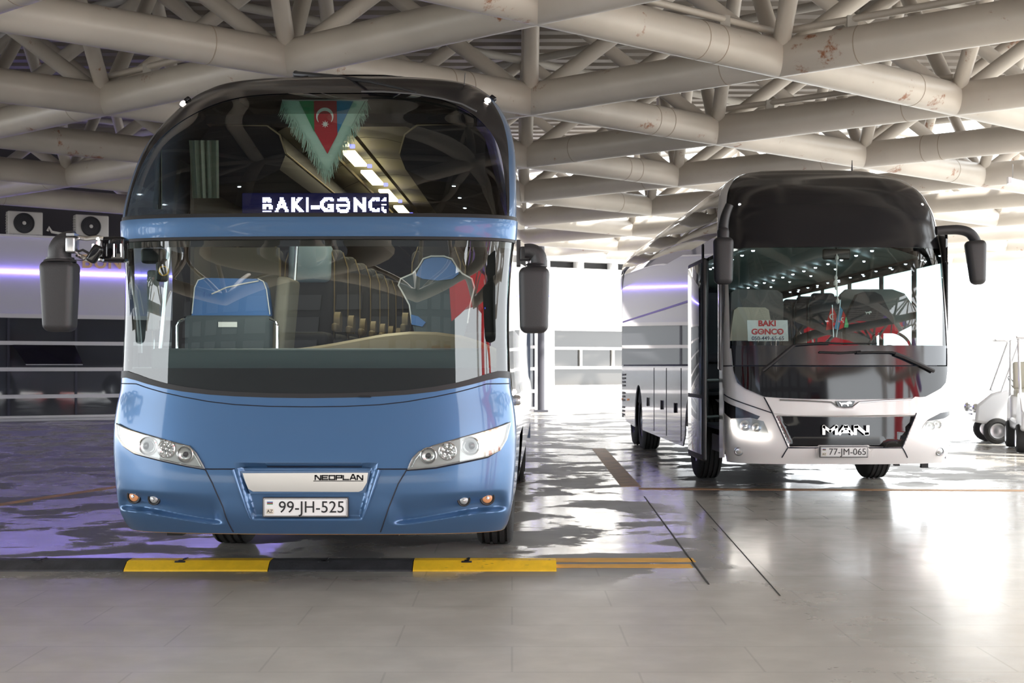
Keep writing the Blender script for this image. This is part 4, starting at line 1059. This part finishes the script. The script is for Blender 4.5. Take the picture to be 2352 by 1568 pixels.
MBd.strip(-1, 1, .37, lambda u: max(gB(u) if abs(u) < UG+.03 else 2.2, .5), 200, 70).build('front_body', M['white'], wc)
for sg in (-1, 1):
    a_, b_ = sorted((sg*(UG+.02), sg*1.0))
    MBd.strip(a_, b_, 1.2, 3.89, 6, 80, off=.002).build('corner_pillar', M['white'], wc)
zW0, zW1, zS = MBd.inv(1925, 793)[1], MBd.inv(1925, 567)[1], MBd.inv(1925, 840)[1]
def outside(u): return max(gB(u), .9)
MBd.strip(-UG, UG, gB, lambda u: max(zS-.006, gB(u)+.004), 120, 12, off=.016, th=.02).build('bonnet_panel', M['black_gloss'], wc)
MBd.strip(-UG, UG, lambda u: max(zS+.006, gB(u)), lambda u: max(zW0, gB(u)+.01), 120, 8, off=.008, th=.012).build('scuttle_panel', mat('dark_blue_black_gloss', (.012, .016, .025), .10, spec=.8), wc)
MBd.strip(-UG, UG, lambda u: max(zW0, gB(u)), zW1, 120, 20, off=.0).build('windscreen', M['screen_man'], wc)
def zT2(u):
    k = min(1, abs(u)/(UG+.02)); return 3.0+.90*(max(0, 1-k**6))**.5
MBd.strip(-UG, UG, zW1, lambda u: min(3.899, max(zT2(u), zW1+.01)), 140, 60, off=.004, th=.015).build('upper_black_panel', M['cap'], wc)
MBd.strip(-UG-.02, UG+.02, lambda u: min(3.898, zT2(u)), 3.899, 160, 16).build('roof_cap', M['cap'], wc)
mb = MB()
for px in (1699, 2118): u, z = MBd.inv(px, 470); mb.lathe(MBd.P(u, z, .004), MBd.N(u, z), [(0, .018), (.008, .014), (.009, 0)], 14)
mb2 = mb.build('clearance_lamp', mat('pale_lamp', (.7, .7, .72), .2, 0, (1, 1, 1), .6), wc); mb2['kind'] = 'stuff'
# lip with badge, grille, letters
MBd.disp = m_disp
mb = MB(); pts = [(1757, 912), (1776, 913), (1791, 919), (1850, 921), (1908, 924), (1922, 934), (1938, 937), (1957, 936), (1972, 924), (2030, 920), (2092, 917), (2100, 911), (2110, 912), (2104, 948), (2050, 952), (1925, 955), (1830, 954), (1777, 949)]
MBd.patch(pts, .022, .03, .05, px=True, mb=mb); mb.build('bumper_lip', M['white'], wc)
mb = MB(); MBd.line([(1791, 919), (1850, 921), (1908, 924), (1922, 934), (1938, 937), (1957, 936), (1972, 924), (2030, 920), (2092, 917)], .010, .024, mb, px=True); mb.build('chrome_edge', M['satin'], wc)
MBd.patch([(1918, 921), (1962, 921), (1956, 934), (1924, 934)], .034, .02, .04, px=True).build('badge', M['black_gloss'], wc)
mb = MB(); bY = MBd.inv(1940, 928); bc = MBd.P(*bY, .055); 
lion = [(-.5, -.05), (-.46, -.32), (-.36, -.34), (-.36, -.1), (-.15, -.02), (.1, -.1), (.16, -.34), (.28, -.34), (.24, -.05), (.38, .02), (.56, -.02), (.60, .16), (.45, .36), (.22, .34), (.05, .2), (-.3, .18), (-.46, .12), (-.62, .28), (-.66, .2)]
mb.prism([bc+Vector((x*.11, 0, z*.07)) for x, z in lion], (0, .006, 0)); mb.build('lion_emblem', M['chrome'], wc, smooth=False)
MBd.patch([(1777, 955), (1850, 957), (1925, 958), (2000, 958), (2103, 956), (2072, 1026), (1925, 1028), (1811, 1027)], .004, .01, .05, px=True).build('grille_panel', M['black_gloss'], wc)
a = at(1892, 998, 15.19); b_ = at(1993, 977, 15.19)
LET['A'] = [[(0, 0), (.42, 1), (.58, 1), (1, 0)], [(.22, .3), (.78, .3)]]
mb = strokes('MAN', a.x, b_.x, a.z+.012, b_.z-.012, 15.185, .0160, .25); mb.build('lettering', M['chrome'], wc, smooth=False)
plate(wc, 1884, 1992, 1026, 1049, 15.17, '77-JM-065')
mb = MB()
for pts in ([(1664, 840), (1683, 840)], [(1687, 840), (1760, 841), (1925, 842), (2090, 841), (2150, 840)], [(1755, 912), (1775, 950), (1810, 1027), (1796, 1050)], [(2110, 912), (2104, 950), (2072, 1027), (2084, 1050)], [(1664, 905), (1720, 930), (1773, 948)], [(1811, 1028), (1880, 1028)], [(1996, 1028), (2072, 1028)]):
    MBd.line(pts, .006, .012 if pts[0][1] == 840 else .003, mb, px=True)
mb.build('panel_seam', M['seam'], wc)
# plate surround
mb = MB(); MBd.patch([(1872, 1030), (1882, 1022), (1996, 1022), (2006, 1030), (2000, 1052), (1878, 1052)], .012, .02, .05, px=True, mb=mb); mb.build('plate_recess', M['white'], wc)
# headlights
for outline, wedge, lamps, drl, nmx in (
    ([(1683, 962), (1724, 960), (1754, 967), (1762, 985), (1768, 1002), (1728, 1000), (1692, 994), (1684, 976)], [(1664, 920), (1700, 937), (1746, 956), (1740, 963), (1724, 959), (1680, 961), (1665, 948)],
     [(1712, 977, .062), (1738, 981, .052)], [(1685, 964), (1687, 985), (1696, 993), (1730, 998), (1766, 1000)], 0),
    ([(2128, 968), (2166, 962), (2163, 980), (2158, 990), (2136, 992), (2114, 992), (2120, 978)], [(2134, 962), (2160, 948), (2176, 938), (2172, 958), (2166, 961), (2128, 967)],
     [(2135, 979, .052), (2151, 975, .05)], [(2164, 964), (2160, 986), (2138, 991), (2115, 991)], 1)):
    h = MBd.patch(outline, .004, .03, .05, px=True).build('headlight', M['lamp_grey'], wc)
    MBd.patch(outline, .030, .004, .06, px=True).build('lens', M['lens'], h)
    MBd.patch(wedge, .006, .012, .05, px=True).build('black_wedge', M['black_gloss'], wc)
    for px, py, r in lamps:
        u, z = MBd.inv(px, py); p = MBd.P(u, z, .004); n_ = (MBd.N(u, z)+Vector((0, -1.5, 0))).normalized()
        MB().lathe(p, n_, [(0, r), (.02, r*.95), (.018, r*.8), (.006, r*.5), (.016, r*.3), (.02, 0)], 24).build('reflector', M['lamp_silver'], h)
    mb = MB(); MBd.line(drl, .014, .030, mb, px=True); mb.build('daytime_light', M['white_glow'], h)
for px in (1697, 2158):
    u, z = MBd.inv(px, 1036); p = MBd.P(u, z, .0); n_ = (MBd.N(u, z)+Vector((0, -1.2, 0))).normalized()
    f = MB().lathe(p, n_, [(-.02, .052), (.012, .052), (.016, .044), (.006, .042)], 24).build('fog_lamp', M['satin'], wc)
    MB().lathe(p, n_, [(.004, .042), (.012, .03), (.014, 0)], 24).build('lamp_glass', M['lamp_silver'], f)
# wipers
def wiper(par, armp, bladep, thick):
    mb = MB(); mb.path([MBd.P(*MBd.inv(*p), .05) for p in armp], .012, 6); w_ = mb.build('wiper', M['gasket'], par)
    mb = MB(); mb.path([MBd.P(*MBd.inv(*p), .045) for p in bladep], thick, 6); mb.build('wiper_blade', M['plastic'], w_)
wiper(wc, [(1965, 811), (1990, 810), (2045, 810), (2062, 816), (2092, 830)], [(2052, 813), (2075, 822), (2105, 836), (2139, 853)], .022)
wiper(wc, [(1905, 789), (1870, 790), (1826, 793), (1800, 812), (1776, 830)], [(1822, 794), (1800, 812), (1778, 831), (1753, 851)], .020)
mb = MB(); mb.path([MBd.P(*MBd.inv(*p), .03) for p in ((1880, 787), (1930, 789), (2012, 789))], .007, 6); mb.path([MBd.P(*MBd.inv(*p), .03) for p in ((1880, 809), (1930, 811), (1975, 808))], .012, 6); mb.build('wiper_linkage', M['gasket'], wc)
# sides: right wall with see-through windows, left wall with the open door
LE = 12.1
def side(b, sx, poly, nm, m_, x=1.272, th=.02, par=wc):
    """flat side piece from a (y, z) outline"""
    pts = [Vector((p[0], p[1])) for p in poly]; n0 = len(pts)
    V, E_, Fc, *_ = geometry.delaunay_2d_cdt(pts, [], [list(range(n0))], 1, 1e-6)
    mb = MB(); A = [b.loc(sx*x, v.x, v.y) for v in V]; B_ = [b.loc(sx*(x-th), v.x, v.y) for v in V]; n_ = len(A); cnt = {}
    for f in Fc:
        for i in range(len(f)):
            e = (f[i], f[(i+1) % len(f)]); cnt.setdefault(tuple(sorted(e)), []).append(e)
    mb.add(A+B_, [tuple(f) for f in Fc]+[tuple(i+n_ for i in reversed(f)) for f in Fc]+[(e[0][1], e[0][0], n_+e[0][0], n_+e[0][1]) for e in cnt.values() if len(e) == 1])
    return mb.build(nm, M[m_] if isinstance(m_, str) else m_, par, smooth=False)
def arch(yc, r=.60, zb=.36):
    return [(yc+r*math.cos(a), .52+r*math.sin(a)) for a in [math.radians(195-k*210/14) for k in range(15)]]
for sx in (-1, 1):
    d0, d1 = (.75, 1.85) if sx == -1 else (.5, .5)
    y0 = d1 if sx == -1 else .5
    # lower skirt with wheel arches
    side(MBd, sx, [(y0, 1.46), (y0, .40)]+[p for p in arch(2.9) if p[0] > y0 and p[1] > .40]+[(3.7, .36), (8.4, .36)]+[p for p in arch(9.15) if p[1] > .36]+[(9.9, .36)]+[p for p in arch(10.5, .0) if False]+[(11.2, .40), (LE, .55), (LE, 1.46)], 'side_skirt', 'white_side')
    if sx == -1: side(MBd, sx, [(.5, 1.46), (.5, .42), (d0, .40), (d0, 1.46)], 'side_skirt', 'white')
    if sx == -1:
        side(MBd, sx, [(.5, 2.95), (.5, 1.46), (d0, 1.46), (d0, 2.75), (d1, 2.75), (d1, 1.46), (LE, 1.46), (LE-.1, 2.95), (d0, 2.95)], 'side_window_band', 'dark_glass')
    else:
        # pillars and rails around real windows
        ys = [.55, 1.7, 3.1, 4.7, 6.3, 7.9, 9.5, 11.1]
        side(MBd, sx, [(.5, 1.46), (LE, 1.46), (LE, 1.58), (.5, 1.58)], 'window_rail', 'white_side'); side(MBd, sx, [(.5, 2.62), (LE, 2.62), (LE, 2.95), (.5, 2.95)], 'window_rail', 'dark_glass')
        for k, y in enumerate(ys):
            side(MBd, sx, [(y-.07, 1.58), (y+.07, 1.58), (y+.07, 2.62), (y-.07, 2.62)], 'window_pillar', 'gasket')
            if k < len(ys)-1: side(MBd, sx, [(y+.07, 1.58), (ys[k+1]-.07, 1.58), (ys[k+1]-.07, 2.62), (y+.07, 2.62)], 'side_window', 'side_glass', th=.006)
        side(MBd, sx, [(11.17, 1.58), (LE, 1.58), (LE, 2.62), (11.17, 2.62)], 'side_window_band', 'dark_glass')
    U1 = 1+11.6/1.5
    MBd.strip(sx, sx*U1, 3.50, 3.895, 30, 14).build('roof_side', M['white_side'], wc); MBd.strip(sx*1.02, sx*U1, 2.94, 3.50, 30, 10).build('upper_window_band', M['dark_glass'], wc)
    mb = MB()
    for y in (2.15, 3.85, 5.4, 6.9): mb.box((sx*1.274, y, .92), (.006, .02, 1.0))
    mb.box((sx*1.275, 6.8, 1.46), (.008, 9.8, .025)); mb.build('panel_seam', M['seam'], wc, MBd.xf, smooth=False)
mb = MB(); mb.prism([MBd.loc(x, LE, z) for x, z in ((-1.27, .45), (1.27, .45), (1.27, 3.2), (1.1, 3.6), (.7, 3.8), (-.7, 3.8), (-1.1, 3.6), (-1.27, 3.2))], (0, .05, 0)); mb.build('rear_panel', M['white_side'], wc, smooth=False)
# purple line, marker lamps, vents, handles on the left side
mb = MB()
for k in range(12):
    for (y0, y1, z) in ((11.3, 11.95, 1.30-k*.07),):
        if k in (4, 8): continue
        mb.prism([MBd.loc(-1.275, 11.35+.02*k, z), MBd.loc(-1.275, 11.95, z), MBd.loc(-1.275, 11.95, z-.045), MBd.loc(-1.275, 11.35+.02*k, z-.03)], (-.008, 0, 0))
mb.build('air_vent', M['ink'], wc, smooth=False)['kind'] = 'stuff'
mb = MB()
for y in (4.4, 5.9, 7.7): mb.rbox((-1.285, y, .86), (.02, .10, .14), .008)
mb.build('flap_handle', M['gasket'], wc, MBd.xf)['kind'] = 'stuff'
for z, y in ((.80, 11.97), (.82, 10.9)): MB().rbox((-1.28, y, z), (.03, .08, .04), .01).build('side_marker', M['amber'], wc, MBd.xf)
MB().box((-1.274, 6.9, 2.30), (.006, 10.0, .03)).build('violet_stripe', mat('violet_line', (.22, .12, .55), .4), wc, MBd.xf, smooth=False)
mb = MB(); mb.rbox((-1.272, .66, 2.0), (.05, .10, 1.2), .02); mb.build('door_pillar', M['white_side'], wc, MBd.xf)
mb = MB(); mb.rbox((-1.25, 1.95, 1.85), (.07, .09, 2.2), .02); mb.build('door_frame', M['gasket'], wc, MBd.xf)
# the open door, swung out parallel to the side
dx = -1.53
dr = MB(); dr.rbox((dx, .72, 1.52), (.05, 1.10, 2.24), .02); dr = dr.build('front_door', M['gasket'], wc, MBd.xf)
mb = MB(); mb.rbox((dx-.028, .72, 1.86), (.012, .98, 1.46), .03); mb.build('door_glass', mat('grey_reflective_glass', (.05, .06, .07), .03, spec=.8), dr, MBd.xf)
mb = MB(); mb.rbox((dx-.028, .72, .78), (.012, .98, .62), .03); mb.build('door_panel', M['white_side'], dr, MBd.xf)
mb = MB()
for z in (.85, 1.28): mb.path([Vector((dx, .75, z)), Vector((-1.45, 1.0, z)), Vector((-1.2, 1.3, z))], .022, 8)
mb.tube((dx+.06, .5, .8), (dx+.06, .5, 1.8), .016, 8); mb.build('door_arm', M['plastic_grey'], dr, MBd.xf)
# wheels
for y in (2.9, 9.15, 10.5):
    for sx in (-1, 1):
        t = MB(); r_ = MB(); wheel(t, r_, MBd.loc(sx*1.08, y, .51), .51, .30, MBd.loc(1, 0, 0)-MBd.loc(0, 0, 0))
        t = t.build('wheel', M['rubber'], wc); r_.build('rim', M['satin'], t)
mb = MB(); mb.box((0, 6.9, .62), (1.7, 10, .2)); mb.box((0, 1.2, .52), (2.3, 1.6, .2)); mb.box((0, 2.9, .55), (1.7, .15, .15)); mb.rbox((-.5, .6, .38), (.9, .2, .06), .02); mb.box((.75, .7, .36), (.06, .06, .10)); mb.box((1.1, .8, .34), (.08, .06, .12))
mb.build('underbody', M['gasket'], wc, MBd.xf, smooth=False)
# cabin
mb = MB(); ibox(mb, -1.2, 1.2, .4, 12, .70, .74); ibox(mb, -1.2, 1.2, 2.4, 12, 1.08, 1.12); ibox(mb, -1.24, 1.24, 11.9, 12, .8, 3.3); ibox(mb, -1.22, -1.20, 1.95, 12, .8, 3.0)
mb.build('cabin_lining', M['seat_dark'], wc, MBd.xf, smooth=False)
mb = MB()
for i in range(2):
    P = []
for y in (1.3, 11.9):
    for i in range(13):
        x = -1.2+.2*i; P.append(Vector((x, y, 3.02-.28*abs(x/1.2)**1.5)))
mb.grid(P, 13, 2); mb.build('roof_lining', mat('grey_green_ceiling', (.16, .20, .19), .6), wc, MBd.xf)
for sx in (-1, 1):
    for k in range(14):
        MB().lathe((sx*.72, 1.6+k*.72, 2.84), (0, 0, -1), [(0, .022), (.012, .015), (.014, 0)], 8).build('reading_lamp', M['led_dot'], wc, MBd.xf)
        if k % 2: MB().lathe((sx*.86, 1.75+k*.72, 2.78), (0, 0, -1), [(0, .018), (.012, .012), (.014, 0)], 8).build('reading_lamp', M['led_dot'], wc, MBd.xf)
mb = MB(); mb.rbox((0, .62, 1.18), (2.2, .5, .42), .08); mb.rbox((.62, .85, 1.42), (1.1, .5, .34), .12); mb.build('dashboard', M['dash'], wc, MBd.xf)
for r_ in range(9):
    y = 3.0+r_*.85
    for x in (-.97, -.5, .5, .97): pass_seat(x, y, 1.14, wc, 'seat_dark', 'seat_grey', None, MBd.xf, piping=(x in (-.5, .5)))
Y1 = 16.6
def slab(pts, Y, th, nm, m_, par=wc, r=None): return MB().prism([at(x, y, Y) for x, y in pts], (0, th, 0)).build(nm, M[m_], par, smooth=False)
slab([(1676, 780), (1680, 672), (1690, 664), (1785, 666), (1797, 674), (1800, 700), (1798, 780)], Y1+.5, .12, 'partition_panel', 'grey_mid')
slab([(1676, 782), (1686, 712), (1696, 705), (1758, 706), (1766, 712), (1778, 782)], Y1, .12, 'guide_seat', 'cream')
slab([(1930, 760), (1932, 676), (1945, 664), (2050, 664), (2078, 674), (2096, 700), (2100, 745), (2060, 765)], Y1+.3, .12, 'partition_panel', 'grey_mid')
ds = slab([(1942, 765), (1944, 730), (1958, 700), (1970, 676), (1985, 670), (2010, 670), (2025, 678), (2036, 700), (2052, 730), (2056, 765)], Y1-.1, .14, 'driver_seat', 'seat_dark')
MB().prism([at(1995+x*12, 718-z*11, Y1-.105) for x, z in lion], (0, .003, 0)).build('seat_emblem', M['plate'], ds, smooth=False)
cst = at(2045, 800, 16.1); sw = MB(); sw.path([cst+Vector((math.cos(a)*.24, math.sin(a)*.10, math.sin(a)*.20)) for a in [2*PI*k/32 for k in range(32)]], .018, 8, True); sw = sw.build('steering_wheel', M['gasket'], wc)
mb = MB(); mb.lathe(cst, (0, -.5, .8), [(-.05, .03), (0, .08), (.02, .05), (.021, 0)], 16); mb.tube(cst-Vector((.22, 0, 0)), cst+Vector((.22, 0, 0)), .014, 6); mb.build('steering_hub', M['dash'], sw)
im = MB(); im.rbox(at(1921, 584, 15.95), (.32, .05, .125), .05, None, 5); im = im.build('interior_mirror', M['ink'], wc)
MB().tube(at(1921, 577, 15.97), at(1921, 562, 15.98), .012, 6).build('mirror_stalk', M['ink'], im)
# outside mirrors
elbow(wc, [(2150, 530), (2175, 528), (2205, 528), (2228, 536), (2241, 556), (2240, 575)], 15.5, (.050, .062), 'mirror_arm')
mbx = MB(); a = at(2218, 654, 15.4); b_ = at(2268, 552, 15.4); mbx.rbox((a+b_)/2, (b_.x-a.x, .16, b_.z-a.z), .06, Matrix.Rotation(-.07, 3, 'Y'), 5, .72); mbx.build('mirror_head', M['plastic'], wc)
elbow(wc, [(1676, 470), (1668, 490), (1663, 510), (1661, 535)], 15.45, (.045, .060), 'mirror_arm')
mbx = MB(); a = at(1638, 653, 15.3); b_ = at(1685, 545, 15.3); mbx.rbox((a+b_)/2, (b_.x-a.x, .16, b_.z-a.z), .06, None, 5, .9); mbx = mbx.build('mirror_head', M['plastic'], wc)
mb = MB(); mb.rbox(at(1661, 545, 15.33), (.13, .14, .22), .05); mb.build('mirror_collar', M['plastic'], mbx)
MB().tube(at(1957, 392, 17.2), at(1957, 368, 17.2), .01, 6, .004).build('antenna', M['ink'], wc)
# things on the dashboard
Yd2 = 15.85
def gonco(xf):
    mb = text_mb('GONCO', .088, xf, .001, .0035, sx=1.08)
    for x_ in (-.060, .128): mb.add([xf(Vector((x_+a*.020, b*.006, c*.0012))) for a in (-1, 1) for b in (-1, 1) for c in (-1, 1)], [(0, 1, 3, 2), (4, 6, 7, 5), (0, 4, 5, 1), (2, 3, 7, 6), (0, 2, 6, 4), (1, 5, 7, 3)])
    return mb
sg = thing('route_sign', at(1763, 783, Yd2), 'white card with red route letters standing behind the white coach windscreen', 'sign')
mb = MB(); mb.prism([at(x, y, Yd2) for x, y in ((1718, 783), (1811, 783), (1809, 735), (1716, 735))], (0, .006, 0)); mb.build('card', M['card'], sg, smooth=False)
f = lambda px, py: frame_xf(at(px, py, Yd2-.002), (1, 0, 0), (0, 0, 1))
text_mb('BAKI', .088, f(1762, 743), .001, .0035, sx=1.1).build('route_lettering', M['redink'], sg); gonco(f(1763, 762)).build('route_lettering', M['redink'], sg)
text_mb('050-449-65-65', .062, f(1764, 777), .001, .0005).build('phone_lettering', mat('navy_ink', (.02, .03, .10), .5), sg)
def flag(name, label, pts, cols, Y, pole):
    t = thing(name, at(*pole[0], Y), label, 'flag', 'small table flags on the white coach dashboard')
    MB().tube(at(*pole[0], Y), at(*pole[1], Y), .006, 6).build('flag_pole', M['satin'], t)
    for k, (pp, m_) in enumerate(zip(pts, cols)): 
        p3 = [at(x, y, Y+.01*math.sin(x*.6+k)) for x, y in pp]; MB().prism(p3, (0, .004, 0)).build('flag_cloth', M[m_], t, smooth=False)
    return t
fm = mat('bright_flag_red', (.75, .03, .03), .6); M['redb'] = fm; M['skyb'] = mat('sky_blue_cloth', (.10, .36, .62), .6); M['grn'] = mat('green_cloth', (.10, .50, .20), .6)
t = flag('table_flag', 'small red flag with white crescent on the white coach dashboard', [[(1911, 702), (1921, 722), (1922, 745), (1917, 755), (1897, 758), (1900, 735)]], ['redb'], 15.8, [(1914, 774), (1911, 700)])
def crescent(c, r, t, m_):
    o1 = [c+Vector((math.cos(a)*r, 0, math.sin(a)*r)) for a in [math.radians(60+k*12) for k in range(21)]]; o2 = [c+Vector((r*.22+math.cos(a)*r*.8, 0, math.sin(a)*r*.8)) for a in [math.radians(66+k*11.4) for k in range(21)]]
    mb = MB(); mb.add(o1+o2, [(i, i+1, 22+i, 21+i) for i in range(20)])
    s = c+Vector((r*.3, 0, -r*1.5)); mb.add([s+Vector((math.cos(PI*i/5+.3)*(r*.5 if i % 2 == 0 else r*.2), 0, math.sin(PI*i/5+.3)*(r*.5 if i % 2 == 0 else r*.2))) for i in range(10)], [tuple(range(10))])
    mb.build('crescent_and_star', m_, t, smooth=False)
crescent(at(1912, 727, 15.785), .035, t, M['plate'])
t = flag('table_flag', 'small blue, red and green striped flag on the white coach dashboard', [[(1929, 702), (1936, 712), (1926, 758), (1916, 754)], [(1937, 714), (1942, 724), (1938, 752), (1927, 757)], [(1943, 726), (1949, 745), (1948, 752), (1939, 752)]], ['skyb', 'redb', 'grn'], 15.72, [(1921, 774), (1930, 688)])
crescent(at(1936, 733, 15.70), .022, t, M['plate'])
orn = thing('hanging_ornament', at(1921, 583, 15.9), 'white tasselled cord hanging from the mirror inside the white coach', 'ornament')
mb = MB(); mb.path([at(x, y, 15.9) for x, y in ((1922, 583), (1922, 600), (1921, 640), (1923, 670), (1924, 698))], .007, 6); mb.build('cord', M['plate'], orn)
mb = MB()
for px, py, r in ((1922, 590, .022), (1920, 636, .02), (1919, 648, .026), (1921, 660, .018), (1924, 690, .024)): mb.lathe(at(px, py, 15.9), (0, 0, -1), [(-r*1.4, .002), (0, r), (r*1.2, r*.9), (r*1.6, .004)], 10)
mb.build('tassel', M['plate'], orn)['kind'] = 'stuff'
# ================================================================ carts outside on the right
cw = mat('white_cart_body', (.80, .80, .82), .25, coat=.6)
def cart(c, yaw, lab, roof=True):
    c = Vector(c); R = Matrix.Rotation(yaw, 3, 'Z')
    xf = lambda v: c+R@Vector(v)
    t = thing('golf_cart', c, lab, 'cart')
    mb = MB(); pr = [(-1.15, .42), (-1.12, .80), (-.9, .92), (-.55, .95), (-.5, .55), (.35, .50), (.5, .80), (.62, 1.02), (.95, .94), (1.22, .72), (1.25, .40), (.9, .34), (-.9, .34)]
    mb.prism([Vector((-.55, y, z)) for y, z in pr], (1.1, 0, 0)); bm_ = mb.build('cart_body', cw, t, xf)
    b2 = bm_.modifiers.new('bevel', 'BEVEL'); b2.width = .05; b2.segments = 3; b2.limit_method = 'ANGLE'
    for x in (-.50, .50):
        for y in (-.80, .85):
            a = MB(); b_ = MB(); a.lathe((x, y, .24), (1, 0, 0), [(-.1, .14), (-.11, .17), (-.09, .225), (-.05, .24), (.05, .24), (.09, .225), (.11, .17), (.1, .14)], 28)
            w_ = a.build('wheel', M['rubber'], t, xf); b_.lathe((x, y, .24), (1, 0, 0), [(-.10, 0), (-.10, .04), (-.09, .10), (-.105, .14), (.105, .14), (.09, .10), (.10, .04), (.10, 0)], 20); b_.build('rim', M['satin'], w_, xf)
    mb = MB(); mb.rbox((0, -.35, .98), (1.0, .50, .14), .05); mb.rbox((0, -.62, 1.28), (1.0, .12, .5), .05, Matrix.Rotation(.15, 3, 'X')); mb.build('bench_seat', M['cream'], t, xf)
    if roof:
        mb = MB(); mb.rbox((0, -.05, 1.93), (1.2, 1.9, .06), .03); mb.build('cart_roof', cw, t, xf)
        for x in (-.52, .52):
            MB().path([Vector((x, .78, .95)), Vector((x, .45, 1.9))], .022, 8).build('roof_post', cw, t, xf)
            MB().path([Vector((x, -.85, .9)), Vector((x, -.8, 1.9))], .022, 8).build('roof_post', cw, t, xf)
        mb = MB(); mb.prism([Vector((-.5, .76, 1.0)), Vector((.5, .76, 1.0)), Vector((.5, .46, 1.86)), Vector((-.5, .46, 1.86))], (0, .008, 0)); mb.build('windshield', M['lens'], t, xf)
    mb = MB()
    for k in range(3): mb.rbox((0, 1.235-.0*k, .68-.07*k), (.34, .03, .03), .008)
    mb.build('front_grille', mat('violet_grey_grille', (.12, .11, .2), .4) if 'violet_grey_grille' not in bpy.data.materials else bpy.data.materials['violet_grey_grille'], t, xf)
    for x in (-.42, .42): MB().lathe((x, 1.21, .66), (0, 1, 0), [(0, .09), (.05, .085), (.07, .05), (.075, 0)], 20).build('headlight', M['lamp_silver'], t, xf)
    mb = MB(); mb.path([Vector((.25+math.cos(a)*.16, .42+math.sin(a)*.07, 1.12+math.sin(a)*.13)) for a in [2*PI*k/20 for k in range(20)]], .012, 6, True); mb.build('steering_wheel', M['gasket'], t, xf)
    return t
cart((9.95, 26.35, 0), math.radians(82), 'white golf cart in the sunlight beyond the right side of the white coach')
cart((9.22, 24.0, 0), math.radians(166), 'white golf cart cut off by the right picture edge, grille forwards')
# ================================================================ behind the camera: gateway and an added dark facade, for reflections only
rb = mat('red_facade', (.80, .02, .03), .45); pb = mat('purple_stripe', (.16, .07, .32), .45); gb = mat('backdrop_grey', (.045, .045, .05), .8); lb = mat('light_facade', (.62, .62, .60), .6)
bd = tag(MB().box((-11, -36, 12.5), (52, 4, 25)).build('added_dark_backdrop', gb, smooth=False, loc=(-11, -36, 0)), kind='structure')  # added facade, out of view; keeps the windscreen reflections dark
for k in range(12):
    for z in (9.0, 12.4, 15.6): MB().box((-29+k*3.7, -33.96, z), (2.6, .1, 2.2)).build('window', M['dark_glass'], bd, smooth=False)  # dark panes on the added facade
gt = thing('red_gateway', (17, -16, 0), 'red and purple arched gateway reflected in both coach windscreens', 'gateway')
def ribbon(pts, wd, th, name, m_):
    mb = MB(); P = [Vector(p) for p in pts]; n_ = len(P); d = Vector((.45, .9, 0)).normalized()
    vs = []
    for i, p in enumerate(P):
        a = P[max(0, i-1)]; b_ = P[min(n_-1, i+1)]; t = (b_-a).normalized(); q = t.cross(d).normalized()*wd/2
        vs += [p+q, p-q, p-q+d*th, p+q+d*th]
    fs = []
    for i in range(n_-1):
        for k in range(4): fs.append((i*4+k, i*4+(k+1) % 4, (i+1)*4+(k+1) % 4, (i+1)*4+k))
    fs += [(0, 1, 2, 3), tuple((n_-1)*4+k for k in (3, 2, 1, 0))]
    return mb.add(vs, fs).build(name, m_, gt)
ribbon([(21.5, -15, 0), (21.5, -15, 6), (22.2, -15, 10), (24, -15, 13)], 2.4, 1.5, 'red_post', rb)
ribbon([(7, -15, 9.5), (11, -15, 10.6), (16, -15, 11.2), (22, -15, 11.0), (28, -15, 9.0), (33, -15, 4.5), (35, -15, 0)], 3.0, 1.5, 'red_band', rb)
ribbon([(12, -15.2, 13.2), (17, -15.2, 13.9), (23, -15.2, 13.6), (30, -15.2, 11.4), (35, -15.2, 8.0)], 1.3, 1.5, 'purple_band', pb)
ribbon([(17.5, -15, 0), (17.5, -15, 10)], .8, .8, 'white_post', lb); ribbon([(26.5, -15, 0), (26.5, -15, 10)], .8, .8, 'white_post', lb)
for o in COL.objects:
    if '_o' in o: del o['_o']
